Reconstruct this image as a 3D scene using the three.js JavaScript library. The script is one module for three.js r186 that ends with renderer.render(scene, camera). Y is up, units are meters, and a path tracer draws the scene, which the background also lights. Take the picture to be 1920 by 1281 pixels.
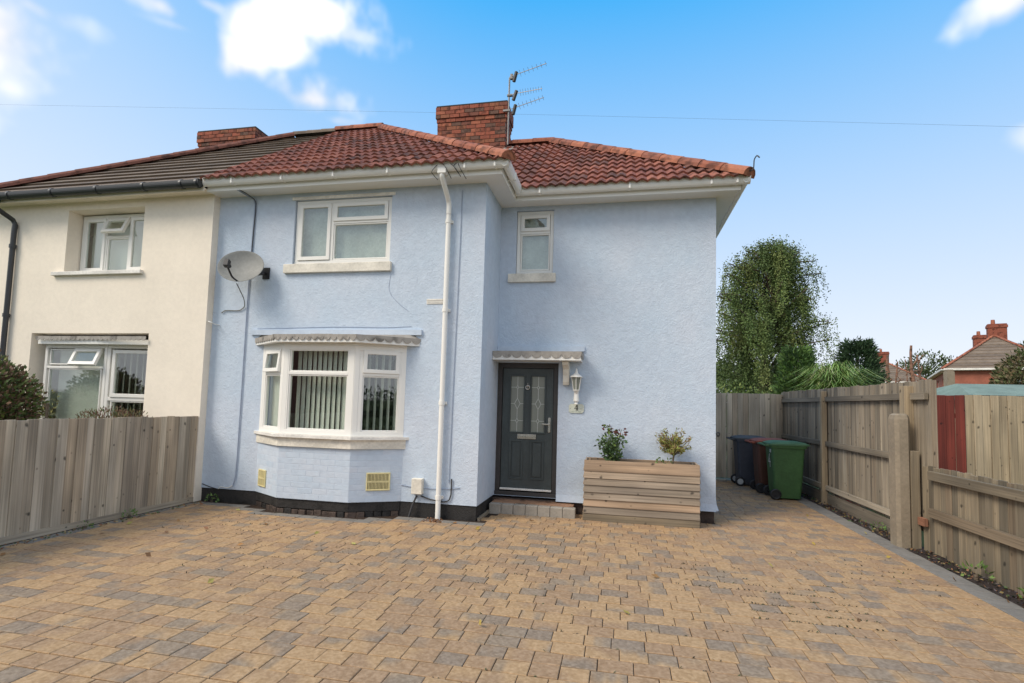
import * as THREE from 'three';
import { mergeGeometries } from 'three/addons/utils/BufferGeometryUtils.js';
import { RoundedBoxGeometry } from 'three/addons/geometries/RoundedBoxGeometry.js';
import { FontLoader } from 'three/addons/loaders/FontLoader.js';
import { TextGeometry } from 'three/addons/geometries/TextGeometry.js';

// ---------------------------------------------------------------- camera
const scene = new THREE.Scene();
const W = 1920, H = 1281, F = 989.26, CYP = 687.45;
const camera = new THREE.PerspectiveCamera(2 * Math.atan(H / 2 / F) * 180 / Math.PI, W / H, 0.1, 1500);
camera.position.set(0, 1.65, 0);
camera.rotation.set(THREE.MathUtils.degToRad(3.9258), THREE.MathUtils.degToRad(11.637), THREE.MathUtils.degToRad(1.6046), 'YXZ');
camera.setViewOffset(W, H, 0, -(CYP - H / 2), W, H);
camera.updateProjectionMatrix(); camera.updateMatrixWorld();
const renderer = new THREE.WebGLRenderer({ antialias: true });
renderer.setSize(1024, 683);
renderer.toneMapping = THREE.LinearToneMapping;
renderer.toneMappingExposure = 1.5;
renderer.shadowMap.enabled = true;
// a photo pixel as a viewing direction (used for clouds and for the far things)
const pix = (x, y) => new THREE.Vector3((x - W / 2) / F, -(y - CYP) / F, -1).applyEuler(camera.rotation);
const onZ = (x, y, z) => { const d = pix(x, y); return d.multiplyScalar(z / d.z).add(camera.position); };

// ---------------------------------------------------------------- random, noise
function rngOf(seed) { let a = seed >>> 0; return () => { a = (a + 0x6D2B79F5) | 0; let t = Math.imul(a ^ (a >>> 15), 1 | a); t = (t + Math.imul(t ^ (t >>> 7), 61 | t)) ^ t; return ((t ^ (t >>> 14)) >>> 0) / 4294967296; }; }
const rnd = rngOf(4);
const R = (a, b) => a + (b - a) * rnd();
function hash(x, y, s) { let h = Math.imul(x, 374761393) ^ Math.imul(y, 668265263) ^ Math.imul(s, 2147483647 - 58); h = Math.imul(h ^ (h >>> 13), 1274126177); return ((h ^ (h >>> 16)) >>> 0) / 4294967296; }
function vnoise(x, y, px, py, s) {
  const xi = Math.floor(x), yi = Math.floor(y), fx = x - xi, fy = y - yi, u = fx * fx * (3 - 2 * fx), v = fy * fy * (3 - 2 * fy);
  const m = (a, p) => ((a % p) + p) % p, x0 = m(xi, px), x1 = m(xi + 1, px), y0 = m(yi, py), y1 = m(yi + 1, py);
  const a = hash(x0, y0, s), b = hash(x1, y0, s), c = hash(x0, y1, s), d = hash(x1, y1, s);
  return a + (b - a) * u + (c - a) * v + (a - b - c + d) * u * v;
}
function fbm(u, v, p, oct, s, py = p) { let t = 0, a = 0.5, n = 0; for (let i = 0; i < oct; i++) { t += a * vnoise(u * p, v * py, p, py, s + i); n += a; a *= 0.5; p *= 2; py *= 2; } return t / n; }
const clamp = (x, a = 0, b = 1) => Math.min(b, Math.max(a, x)), smooth = (a, b, x) => { const t = clamp((x - a) / (b - a)); return t * t * (3 - 2 * t); }, mix = (a, b, t) => a + (b - a) * t;

// ---------------------------------------------------------------- sky and sun
const sunDir = new THREE.Vector3(-0.62, 0.8, 0.52).normalize();
{
  const w = 2048, h = 1024, data = new Float32Array(w * h * 4);
  const sunAz = Math.atan2(sunDir.z, sunDir.x);
  // clouds seen in the photograph, by direction: [x, y, radius x, radius y, weight]
  const seen = [[0, 60, 52, 84, 1], [60, 12, 50, 16, .5], [15, 150, 24, 30, .6], [450, 112, 44, 36, 1], [500, 62, 62, 46, 1], [575, 26, 84, 32, 1], [648, 60, 46, 14, .6], [585, 186, 74, 32, 1], [628, 226, 38, 14, .7], [298, 10, 36, 14, .75], [395, 10, 30, 10, .5], [340, 52, 44, 7, .3], [1900, 2, 56, 26, .9], [1935, 250, 24, 20, .5]].map(([x, y, rx, ry, k]) => ({ d: pix(x, y).normalize(), rx: rx / 1100, ry: ry / 1100, k }));
  const ref = new THREE.Vector3(), up = new THREE.Vector3(0, 1, 0);
  for (const c of seen) { c.r = new THREE.Vector3().crossVectors(up, c.d).normalize(); c.u = new THREE.Vector3().crossVectors(c.d, c.r); }
  const fwd = pix(960, 500).setY(0).normalize();
  for (let j = 0; j < h; j++) {
    const el = ((j + 0.5) / h - 0.5) * Math.PI, sy = Math.sin(el), cy = Math.cos(el);
    for (let i = 0; i < w; i++) {
      const az = ((i + 0.5) / w - 0.5) * 2 * Math.PI, dx = cy * Math.cos(az), dz = cy * Math.sin(az);
      const k = 4 * (j * w + i), e = clamp(sy);
      // clear air: pale at the horizon, deep blue above, paler on the sun's side
      const sunSide = 0.5 + 0.5 * Math.cos(az - sunAz) * cy;
      if (sy < -0.01) { data[k] = data[k + 1] = data[k + 2] = 0.3; data[k + 3] = 1; continue; }
      const t = Math.min(e, 0.7) * (1 - 0.45 * smooth(0.3, 0.9, sunSide));
      let r = Math.max(0.06, 0.96 - 1.42 * t), g = 0.98 - 0.84 * t, b = 1.02 - 0.10 * t;
      // broken cloud: the ones in view, and the same kind of cloud over the rest of the sky
      let den = 0;
      const n = fbm(i / w, j / h, 56, 5, 11, 28), n2 = fbm(i / w, j / h, 8, 5, 31, 5);
      const away = 1 - smooth(-0.35, 0.25, (dx * fwd.x + dz * fwd.z) / Math.max(cy, 1e-3) * (1 - 0.7 * smooth(0.75, 0.95, sy)));
      den = smooth(0.40, 0.60, n2 * 0.65 + n * 0.35) * away * smooth(0, 0.12, sy);
      for (const c of seen) {
        const q = c.d.x * dx + c.d.y * sy + c.d.z * dz; if (q < 0.9) continue;
        const a = (c.r.x * dx + c.r.y * sy + c.r.z * dz) / c.rx, bb = (c.u.x * dx + c.u.y * sy + c.u.z * dz) / c.ry, rr = Math.sqrt(a * a + bb * bb);
        den = Math.max(den, c.k * smooth(-0.05, 1.15, 1.25 - rr + (n - 0.5) * 3.6));
      }
      const cl = mix(0.9, 1.15, smooth(0.3, 0.7, n));
      r = mix(r, cl, den); g = mix(g, cl * 1.0, den); b = mix(b, cl * 1.03, den);
      data[k] = 0.68 * r; data[k + 1] = 0.68 * g; data[k + 2] = 0.68 * b; data[k + 3] = 1;
    }
  }
  const sky = new THREE.DataTexture(data, w, h, THREE.RGBAFormat, THREE.FloatType);
  sky.mapping = THREE.EquirectangularReflectionMapping; sky.magFilter = THREE.LinearFilter; sky.minFilter = THREE.LinearFilter; sky.wrapS = THREE.RepeatWrapping; sky.needsUpdate = true;
  scene.background = sky; scene.environment = sky;
}
const sun = new THREE.DirectionalLight(new THREE.Color(1, 0.9, 0.76), 2.0);
sun.position.copy(sunDir).multiplyScalar(60); sun.castShadow = true; sun.shadow.radius = 45;
sun.shadow.mapSize.set(2048, 2048);
Object.assign(sun.shadow.camera, { left: -40, right: 40, top: 40, bottom: -40, near: 1, far: 160 });
scene.add(sun); scene.add(sun.target);

// ---------------------------------------------------------------- textures and materials
function tex(size, fn, tile, { srgb = true, h = size } = {}) {
  const d = new Uint8Array(size * h * 4);
  for (let j = 0; j < h; j++) for (let i = 0; i < size; i++) { const c = fn(i / size, j / h), k = 4 * (j * size + i); d[k] = 255 * clamp(c[0]); d[k + 1] = 255 * clamp(c[1]); d[k + 2] = 255 * clamp(c[2]); d[k + 3] = 255; }
  const t = new THREE.DataTexture(d, size, h); t.wrapS = t.wrapT = THREE.RepeatWrapping; t.magFilter = THREE.LinearFilter; t.minFilter = THREE.LinearFilter;
  if (srgb) t.colorSpace = THREE.SRGBColorSpace;
  const [tu, tv] = Array.isArray(tile) ? tile : [tile, tile]; t.repeat.set(1 / tu, 1 / tv); t.needsUpdate = true; return t;
}
const g3 = (v) => [v, v, v];
const T = {};
T.mottle = tex(512, (u, v) => g3(0.82 + 0.2 * fbm(u, v, 5, 6, 1) + 0.12 * (fbm(u, v, 40, 3, 9) - 0.5)), 1.0);
T.plain = tex(256, (u, v) => g3(0.93 + 0.05 * fbm(u, v, 4, 5, 15) + 0.03 * fbm(u, v, 50, 2, 16)), 2.3);
T.stain = tex(512, (u, v) => { const a = fbm(u, v, 6, 6, 21), b = fbm(u, v, 30, 3, 22); return g3(0.98 - 0.30 * smooth(0.46, 0.74, a) - 0.16 * (b - 0.4)); }, 0.8);
T.roughcast = tex(1024, (u, v) => { const a = fbm(u, v, 60, 3, 3), b = fbm(u, v, 140, 2, 5), c = fbm(u, v, 5, 3, 7); return g3(0.30 * c + 0.5 * Math.pow(a, 1.3) + 0.32 * b); }, 1.5, { srgb: false });
T.wall = tex(512, (u, v) => { const a = fbm(u, v, 3, 5, 41) - 0.5, b = fbm(u, v, 7, 5, 43) - 0.5, c = fbm(u, v, 60, 2, 45) - 0.5; return [0.93 + 0.09 * a + 0.05 * c + 0.05 * b, 0.94 + 0.05 * a + 0.05 * c + 0.015 * b, 0.955 + 0.025 * a + 0.045 * c]; }, 3.4);
T.grain = tex(512, (u, v) => g3(0.5 * fbm(u, v, 64, 3, 51) + 0.5 * fbm(u, v, 9, 4, 53)), 0.5, { srgb: false });
T.wood = tex(512, (u, v) => {
  const wv = u + 0.012 * (fbm(u, v, 4, 3, 61) - 0.5);
  let s = 0.55 * fbm(wv, v, 60, 3, 62, 2) + 0.45 * fbm(wv, v, 14, 3, 63, 1);
  let c = 0.84 + 0.5 * (s - 0.5) + 0.22 * (fbm(u, v, 3, 4, 64) - 0.5), warm = 0.5 * fbm(u, v, 5, 3, 65, 2);
  for (let k = 0; k < 14; k++) { const ku = hash(k, 1, 66), kv = hash(k, 2, 66); let du = Math.abs(u - ku), dv = Math.abs(v - kv); du = Math.min(du, 1 - du) * 0.6; dv = Math.min(dv, 1 - dv) * 1.8; const q = Math.sqrt(du * du * 1.6 + dv * dv * 0.9) / (0.010 + 0.012 * hash(k, 3, 66)); c -= (0.15 + 0.27 * hash(k, 4, 66)) * (1 - smooth(0.3, 1.4, q)); }
  return [c * (1.0 + 0.04 * warm), c * 0.975, c * (0.945 - 0.06 * warm)];
}, [0.6, 1.8], { h: 1024 });
T.paver = tex(1024, (u, v) => {
  const a = 0.8 * fbm(u, v, 9, 2, 71) + 0.2 * fbm(u, v, 60, 2, 77, 9), b = fbm(u, v, 11, 3, 75), f = fbm(u, v, 256, 2, 73) - 0.5, gq = 0.7 * smooth(0.53, 0.67, a), w = smooth(0.40, 0.62, b);
  const buff = [0.70, 0.58, 0.43], tan = [0.64, 0.53, 0.41], grey = [0.53, 0.487, 0.435];
  return [0, 1, 2].map((i) => mix(mix(buff[i], tan[i], w), grey[i], gq) + 0.16 * f);
}, 4.6);
T.ground = tex(512, (u, v) => { const a = fbm(u, v, 8, 5, 81), b = fbm(u, v, 90, 2, 83); return [0.30 + 0.14 * a + 0.12 * (b - 0.5), 0.36 + 0.14 * a + 0.14 * (b - 0.5), 0.20 + 0.08 * a]; }, 2.2);
T.soil = tex(512, (u, v) => { const a = fbm(u, v, 40, 4, 91), b = fbm(u, v, 8, 3, 93); return [0.22 + 0.2 * a + 0.08 * b, 0.19 + 0.18 * a + 0.06 * b, 0.19 + 0.17 * a]; }, 0.7);
T.flat = (() => { const s = new THREE.DataTexture(new Uint8Array([255, 255, 255, 255]), 1, 1); s.needsUpdate = true; return s; })();
const col = (r, g, b) => new THREE.Color().setRGB(r / 255, g / 255, b / 255, THREE.SRGBColorSpace);
function M(c, o = {}) {
  const { map = T.mottle, bump, bs = 0.003, rough = 0.85, ...rest } = o;
  const m = new THREE.MeshStandardMaterial({ color: col(...c), roughness: rough, map, ...rest });
  if (bump) { m.bumpMap = bump; m.bumpScale = bs; }
  return m;
}
const mat = {
  blue: M([206, 217, 229], { map: T.wall, bump: T.roughcast, bs: 0.0075, rough: 0.9 }),
  blueSmooth: M([207, 218, 230], { map: T.wall, bump: T.grain, bs: 0.004 }),
  cream: M([247, 236, 219], { map: T.plain, bump: T.grain, bs: 0.0025, rough: 0.92 }),
  upvc: M([236, 234, 228], { map: null, rough: 0.35 }),
  upvcOld: M([244, 240, 232], { map: T.mottle, rough: 0.45 }),
  sill: M([240, 234, 220], { map: T.mottle, bump: T.grain, bs: 0.002, rough: 0.7 }),
  black: M([44, 42, 41], { map: T.stain, bump: T.grain, bs: 0.008, rough: 0.75 }),
  darkBrick: M([88, 74, 66], { map: T.stain, bump: T.grain, bs: 0.01 }),
  gutterBlack: M([52, 54, 56], { map: null, rough: 0.4 }),
  lead: M([166, 160, 152], { map: T.stain, bump: T.grain, bs: 0.003, rough: 0.7 }),
  door: M([70, 78, 78], { map: T.mottle, rough: 0.42 }),
  doorFrame: M([66, 62, 60], { map: T.mottle, rough: 0.5 }),
  chrome: M([205, 200, 192], { map: null, rough: 0.22, metalness: 0.9 }),
  came: M([215, 215, 210], { map: null, rough: 0.4, metalness: 0.5 }),
  vent: M([236, 224, 168], { map: T.mottle, rough: 0.6 }),
  dish: M([128, 130, 127], { map: T.mottle, rough: 0.55 }),
  darkPlastic: M([40, 40, 42], { map: null, rough: 0.5 }),
  cable: M([62, 62, 64], { map: null, rough: 0.6 }),
  cableWhite: M([225, 225, 220], { map: null, rough: 0.6 }),
  cableBlue: M([150, 162, 182], { map: null, rough: 0.7 }),
  alu: M([140, 138, 135], { map: T.mottle, rough: 0.45, metalness: 0.6 }),
  mortar: M([150, 132, 115], { map: T.stain }),
  concrete: M([152, 139, 120], { map: T.mottle, bump: T.grain, bs: 0.006 }),
  step: M([172, 164, 152], { map: T.mottle, bump: T.grain, bs: 0.003 }),
  stepTop: M([168, 128, 100], { map: T.stain, bump: T.grain, bs: 0.003 }),
  paver: M([242, 238, 236], { map: T.paver, bump: T.grain, bs: 0.0022, rough: 0.88 }),
  charcoal: M([134, 129, 122], { map: T.mottle, bump: T.grain, bs: 0.0025, rough: 0.88 }),
  joint: M([150, 126, 96], { map: T.soil }),
  soil: M([150, 140, 138], { map: T.soil, bump: T.grain, bs: 0.02 }),
  ground: M([200, 200, 190], { map: T.ground, rough: 1 }),
  room: M([120, 114, 106], { map: T.mottle }),
  blind: M([222, 222, 212], { map: null, rough: 0.9, side: THREE.DoubleSide }),
  net: M([204, 208, 202], { map: T.mottle, rough: 0.95, side: THREE.DoubleSide }),
  felt: M([126, 144, 132], { map: T.mottle, rough: 0.95 }),
  bark: M([112, 98, 82], { map: T.stain, bump: T.grain, bs: 0.02 }),
  leaf: new THREE.MeshStandardMaterial({ color: 0xffffff, vertexColors: true, roughness: 0.75, side: THREE.DoubleSide }),
  glass: new THREE.MeshPhysicalMaterial({ color: col(246, 250, 248), transmission: 1, roughness: 0.01, thickness: 0, ior: 1.9 }),
  glassFrost: new THREE.MeshPhysicalMaterial({ color: col(178, 182, 170), transmission: 0.5, roughness: 0.3, thickness: 0, ior: 1.55 }),
};
mat.dish.side = THREE.DoubleSide;
const tints = (list, o) => list.map((c) => M(c, o));
const pick = (a) => a[Math.floor(rnd() * a.length)];
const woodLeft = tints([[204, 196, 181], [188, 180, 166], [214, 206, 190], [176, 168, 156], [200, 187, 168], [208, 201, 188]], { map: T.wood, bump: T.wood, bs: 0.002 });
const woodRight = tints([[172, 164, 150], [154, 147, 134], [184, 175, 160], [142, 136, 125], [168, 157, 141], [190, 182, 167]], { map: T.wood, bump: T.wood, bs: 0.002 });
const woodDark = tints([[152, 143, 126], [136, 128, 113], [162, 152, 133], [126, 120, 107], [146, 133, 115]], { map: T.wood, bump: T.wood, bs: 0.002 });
const woodPale = tints([[200, 186, 162], [190, 176, 152], [208, 194, 170]], { map: T.wood, bump: T.wood, bs: 0.002 });
const woodRed = tints([[136, 62, 52], [124, 54, 46], [146, 74, 62]], { map: T.wood, bump: T.wood, bs: 0.002 });
const woodPlanter = tints([[190, 175, 158], [174, 163, 150], [198, 183, 166], [164, 155, 144], [190, 168, 146]], { map: T.wood, bump: T.wood, bs: 0.002 });
const roofRed = tints([[148, 90, 72], [134, 80, 64], [156, 97, 77], [128, 80, 66], [142, 84, 66], [118, 77, 63]], { map: T.stain, bump: T.grain, bs: 0.003, rough: 0.9 });
const ridgeRed = tints([[168, 104, 80], [156, 94, 72], [174, 111, 85], [148, 94, 76]], { map: T.stain, bump: T.grain, bs: 0.003, rough: 0.9 });
const roofGrey = tints([[126, 111, 97], [116, 102, 89], [132, 117, 102]], { map: T.mottle, bump: T.grain, bs: 0.004, rough: 0.95 });
const brickRed = tints([[158, 90, 70], [144, 82, 64], [168, 102, 78], [126, 80, 66], [148, 94, 70], [110, 82, 70]], { map: T.stain, bump: T.grain, bs: 0.005, rough: 0.95 });
const brickFar = M([164, 98, 78], { map: T.mottle });

// ---------------------------------------------------------------- helpers
const used = new Map();
function numbered(n) { const k = used.get(n) || 0; used.set(n, k + 1); return k ? n + '_' + String(k).padStart(3, '0') : n; }
function shadow(o) { o.traverse((m) => { if (m.isMesh) { m.castShadow = true; m.receiveShadow = true; } }); return o; }
function mesh(name, geo, m, parent) { const o = new THREE.Mesh(Array.isArray(geo) ? join(geo) : geo, m); o.name = name; o.castShadow = o.receiveShadow = true; if (parent) parent.add(o); return o; }
function join(list) { return mergeGeometries(list.map((g) => { const q = g.index ? g.toNonIndexed() : g; for (const k of Object.keys(q.attributes)) if (!['position', 'normal', 'uv', 'color'].includes(k)) q.deleteAttribute(k); return q; })); }
function thing(name, label, category, [x, y, z] = [0, 0, 0], group) { const o = new THREE.Group(); o.name = numbered(name); o.position.set(x, y, z); o.userData = { label, category }; if (group) o.userData.group = group; scene.add(o); return o; }
function solo(name, geo, m, label, category, group) { const o = mesh(numbered(name), geo, m, scene); o.userData = { label, category }; if (group) o.userData.group = group; return o; }
function structure(name, geo, m) { const o = mesh(numbered(name), geo, m, scene); o.userData.kind = 'structure'; return o; }
function part(name, parent) { const g = new THREE.Group(); g.name = name; parent.add(g); return g; }
// uv in metres from the dominant normal; `long` puts that axis along v (wood grain)
function uvm(g, long = -1, ou = rnd() * 7, ov = rnd() * 7) {
  if (g.index) g = g.toNonIndexed();
  const p = g.attributes.position, n = g.attributes.normal, uv = new Float32Array(p.count * 2);
  for (let i = 0; i < p.count; i++) {
    const c = [p.getX(i), p.getY(i), p.getZ(i)], a = [Math.abs(n.getX(i)), Math.abs(n.getY(i)), Math.abs(n.getZ(i))];
    let k = a[0] > a[1] && a[0] > a[2] ? 0 : a[1] > a[2] ? 1 : 2, ax = [0, 1, 2].filter((q) => q !== k);
    if (k === 0) ax = [2, 1];
    if (long >= 0) { if (k === long) ax = [(long + 1) % 3, (long + 2) % 3]; else ax = [3 - k - long, long]; }
    uv[2 * i] = c[ax[0]] + ou; uv[2 * i + 1] = c[ax[1]] + ov;
  }
  g.setAttribute('uv', new THREE.BufferAttribute(uv, 2)); return g;
}
function bx(x0, x1, y0, y1, z0, z1, long) { const g = new THREE.BoxGeometry(x1 - x0, y1 - y0, z1 - z0); g.translate((x0 + x1) / 2, (y0 + y1) / 2, (z0 + z1) / 2); return uvm(g, long); }
function rb(x0, x1, y0, y1, z0, z1, r = 0.006, long) { const g = new RoundedBoxGeometry(x1 - x0, y1 - y0, z1 - z0, 1, r); g.translate((x0 + x1) / 2, (y0 + y1) / 2, (z0 + z1) / 2); return uvm(g, long); }
function tube(pts, r, seg = 6, n) { const c = new THREE.CatmullRomCurve3(pts.map((p) => new THREE.Vector3(...p)), false, 'catmullrom', 0.3); return uvm(new THREE.TubeGeometry(c, n || pts.length * 5, r, seg)); }
function cyl(r0, r1, h, x, y, z, seg = 14) { const g = new THREE.CylinderGeometry(r0, r1, h, seg); g.translate(x, y, z); return uvm(g); }
// a wall: outline and holes in (x, y), extruded from z0 towards -z by t
function wallGeo(outline, holes, z0, t) {
  const s = new THREE.Shape(outline.map((p) => new THREE.Vector2(...p)));
  for (const [x0, x1, y0, y1] of holes) s.holes.push(new THREE.Path([[x0, y0], [x0, y1], [x1, y1], [x1, y0]].map((p) => new THREE.Vector2(...p))));
  const g = new THREE.ExtrudeGeometry(s, { depth: t, bevelEnabled: false }); g.translate(0, 0, z0 - t); return uvm(g, -1, 0, 0);
}
// plan polygon [x, z] extruded from y0 to y1
function prism(plan, y0, y1, long) {
  const s = new THREE.Shape(plan.map(([x, z]) => new THREE.Vector2(x, -z)));
  const g = new THREE.ExtrudeGeometry(s, { depth: y1 - y0, bevelEnabled: false }); g.rotateX(-Math.PI / 2); g.translate(0, y0, 0); return uvm(g, long);
}
function ring(w, h, t, d) {   // frame of width t round a w x h opening's outside, front face at z = 0
  const s = new THREE.Shape([[0, 0], [w, 0], [w, h], [0, h]].map((p) => new THREE.Vector2(...p)));
  s.holes.push(new THREE.Path([[t, t], [t, h - t], [w - t, h - t], [w - t, t]].map((p) => new THREE.Vector2(...p))));
  const g = new THREE.ExtrudeGeometry(s, { depth: d - 0.008, bevelEnabled: true, bevelThickness: 0.004, bevelSize: 0.004, bevelOffset: -0.004, bevelSegments: 1 }); g.translate(0, 0, -d + 0.004); return uvm(g);
}
// a framed window unit in its own group: origin lower left, outer face z = 0
function windowUnit(parent, name, [x, y, z], rotY, w, h, cells, bars) {
  const u = part(name, parent); u.position.set(x, y, z); u.rotation.y = rotY;
  const geos = [ring(w, h, 0.055, 0.07)];
  for (const [x0, x1, y0, y1] of bars) geos.push(rb(x0, x1, y0, y1, -0.066, -0.002, 0.004));
  mesh('frame', geos, mat.upvc, u);
  for (const c of cells) {
    const cw = c.x1 - c.x0, ch = c.y1 - c.y0, t = c.sash ? 0.058 : 0.022;
    const s = part(c.sash ? 'sash' : 'light', u); s.position.set(c.x0, c.y0, c.sash ? 0.016 : -0.012);
    if (c.open) { s.position.y = c.y1; s.rotation.x = -c.open; }
    const oy = c.open ? -ch : 0;
    const fr = ring(cw, ch, t, 0.05); fr.translate(0, oy, 0);
    mesh(c.sash ? 'sash_frame' : 'bead', fr, mat.upvc, s);
    const p = uvm(new THREE.BoxGeometry(cw - 2 * t + 0.01, ch - 2 * t + 0.01, 0.006)); p.translate(cw / 2, ch / 2 + oy, -0.024);
    mesh('pane', p, c.frost ? mat.glassFrost : mat.glass, s);
  }
  return u;
}

// ---------------------------------------------------------------- ground and driveway
{
  const g = new THREE.PlaneGeometry(900, 900, 1, 1); g.rotateX(-Math.PI / 2); g.translate(0, -0.06, 0);
  structure('ground', uvm(g), mat.ground);
  const road = new THREE.PlaneGeometry(80, 6); road.rotateX(-Math.PI / 2); road.translate(0, -0.05, 7.2);
  structure('road', uvm(road), M([92, 92, 92], { map: T.mottle, bump: T.grain, bs: 0.004 }));
}
const ZW = -7.2, ZD = -8.2, XL = -6.37, XR = -1.93, XE = 1.38, ZB = -13.9, YT = 4.82;
{
  const drive = new THREE.Group(); drive.name = 'driveway'; drive.userData.kind = 'structure'; scene.add(drive);
  mesh('bedding', bx(-6.42, 3.46, -0.055, -0.010, -13.6, -0.9), mat.joint, drive);
  const bay = (x) => x > -4.8 && x < -3.69 ? -6.84 : x > -5.45 && x <= -4.8 ? mix(-7.2, -6.84, (x + 5.45) / 0.65) : x >= -3.69 && x < -3.02 ? mix(-6.84, -7.2, (x + 3.69) / 0.67) : -7.2;
  const free = (x0, x1, z0, z1) => { // z0 far, z1 near
    if (x1 > XE + 0.03) return x0 > XE - 0.02 || z0 > ZD + 0.02;
    const lim = Math.max(bay(x0), bay(x1), bay((x0 + x1) / 2));
    return x0 > XR ? z0 > ZD : z0 > lim;
  };
  function paverGeo(w, d, big) {   // top with a worn, chamfered edge
    const h = 0.05, c = big ? 0.0042 : 0.004, j = () => R(-0.0012, 0.0012);
    const o = [[-w / 2, -d / 2], [w / 2, -d / 2], [w / 2, d / 2], [-w / 2, d / 2]].map(([x, z]) => [x + j(), z + j()]);
    const tY = o.map(() => R(-0.0016, 0.0016)), P = [];
    const q = (a, b, cc, dd) => P.push(...a, ...b, ...cc, ...a, ...cc, ...dd);
    const top = o.map(([x, z], i) => [x - Math.sign(x) * c, tY[i], z - Math.sign(z) * c]), mid = o.map(([x, z], i) => [x, tY[i] - c * 0.8, z]), bot = o.map(([x, z]) => [x, -h, z]);
    q(top[3], top[2], top[1], top[0]);
    for (let i = 0; i < 4; i++) { const k = (i + 1) % 4; q(top[i], top[k], mid[k], mid[i]); q(mid[i], mid[k], bot[k], bot[i]); }
    const g = new THREE.BufferGeometry(); g.setAttribute('position', new THREE.Float32BufferAttribute(P, 3)); g.computeVertexNormals(); return uvm(g, -1, rnd() * 40, rnd() * 40);
  }
  const all = [], v = new THREE.Vector3();
  const add = (x0, x1, z0, z1, m) => {
    if (!free(x0, x1, z0, z1)) return;
    const g = paverGeo(x1 - x0 - 0.005, z1 - z0 - 0.0085, m === mat.paver);
    const cx = (x0 + x1) / 2, cz = (z0 + z1) / 2; g.rotateY(R(-0.004, 0.004)); g.translate(cx, R(-0.0015, 0.002), cz);
    v.set(cx, 0, cz).project(camera); const inside = Math.abs(v.x) < 1.02 && Math.abs(v.y) < 1.02 && v.z < 1;
    all.push({ g, m, s: inside ? (x1 - x0) / (cx * cx + cz * cz + 2.7) ** 1.5 : 0 });
  };
  const C = 0.167, e1 = 3.456, e0 = -6.35;
  for (let z = -0.95, row = 0; z > -13.4; z -= C, row++) {
    let x = e0 + 0.17 + R(-0.12, 0.0), last = 0;
    while (x < 3.215) {
      let w = pick([0.187, 0.187, 0.226, 0.226, 0.226]); if (3.215 - x - w < 0.1) w = 3.215 - x; if (z - C < ZD + 0.02 && x < XE && x + w > XE) x = XE - 0.015;
      const nearWall = (zz, xx) => !free(xx, xx + w, zz - 2 * C, zz - C);
      add(x, x + w, z - C, z, nearWall(z, x) && z < -6.2 && x < XR ? mat.charcoal : mat.paver); x += w; last = w;
    }
    add(e0, e0 + 0.168, z - C, z, mat.charcoal);
  }
  for (let z = -0.95; z > -13.3; z -= 0.215) add(3.217, e1, z - 0.215, z, mat.charcoal);
  all.sort((a, b) => b.s - a.s);
  all.slice(0, 300).forEach((p) => mesh('paver', p.g, p.m, drive));
  for (const m of [mat.paver, mat.charcoal]) { const o = mesh(m === mat.paver ? 'block_paving' : 'edging_paving', join(all.slice(300).filter((p) => p.m === m).map((p) => p.g)), m, drive); o.userData.kind = 'stuff'; }
  // slate and leaf litter strip by the right fence
  const s = new THREE.PlaneGeometry(0.3, 12.5, 6, 160); s.rotateX(-Math.PI / 2); s.translate(3.6, 0.0, -7.2);
  const p = s.attributes.position; for (let i = 0; i < p.count; i++) p.setY(i, -0.012 + R(0, 0.022)); s.computeVertexNormals();
  structure('gravel_strip', uvm(s), mat.soil);
}

// ---------------------------------------------------------------- roofs
const TAN = 0.7207;
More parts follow.
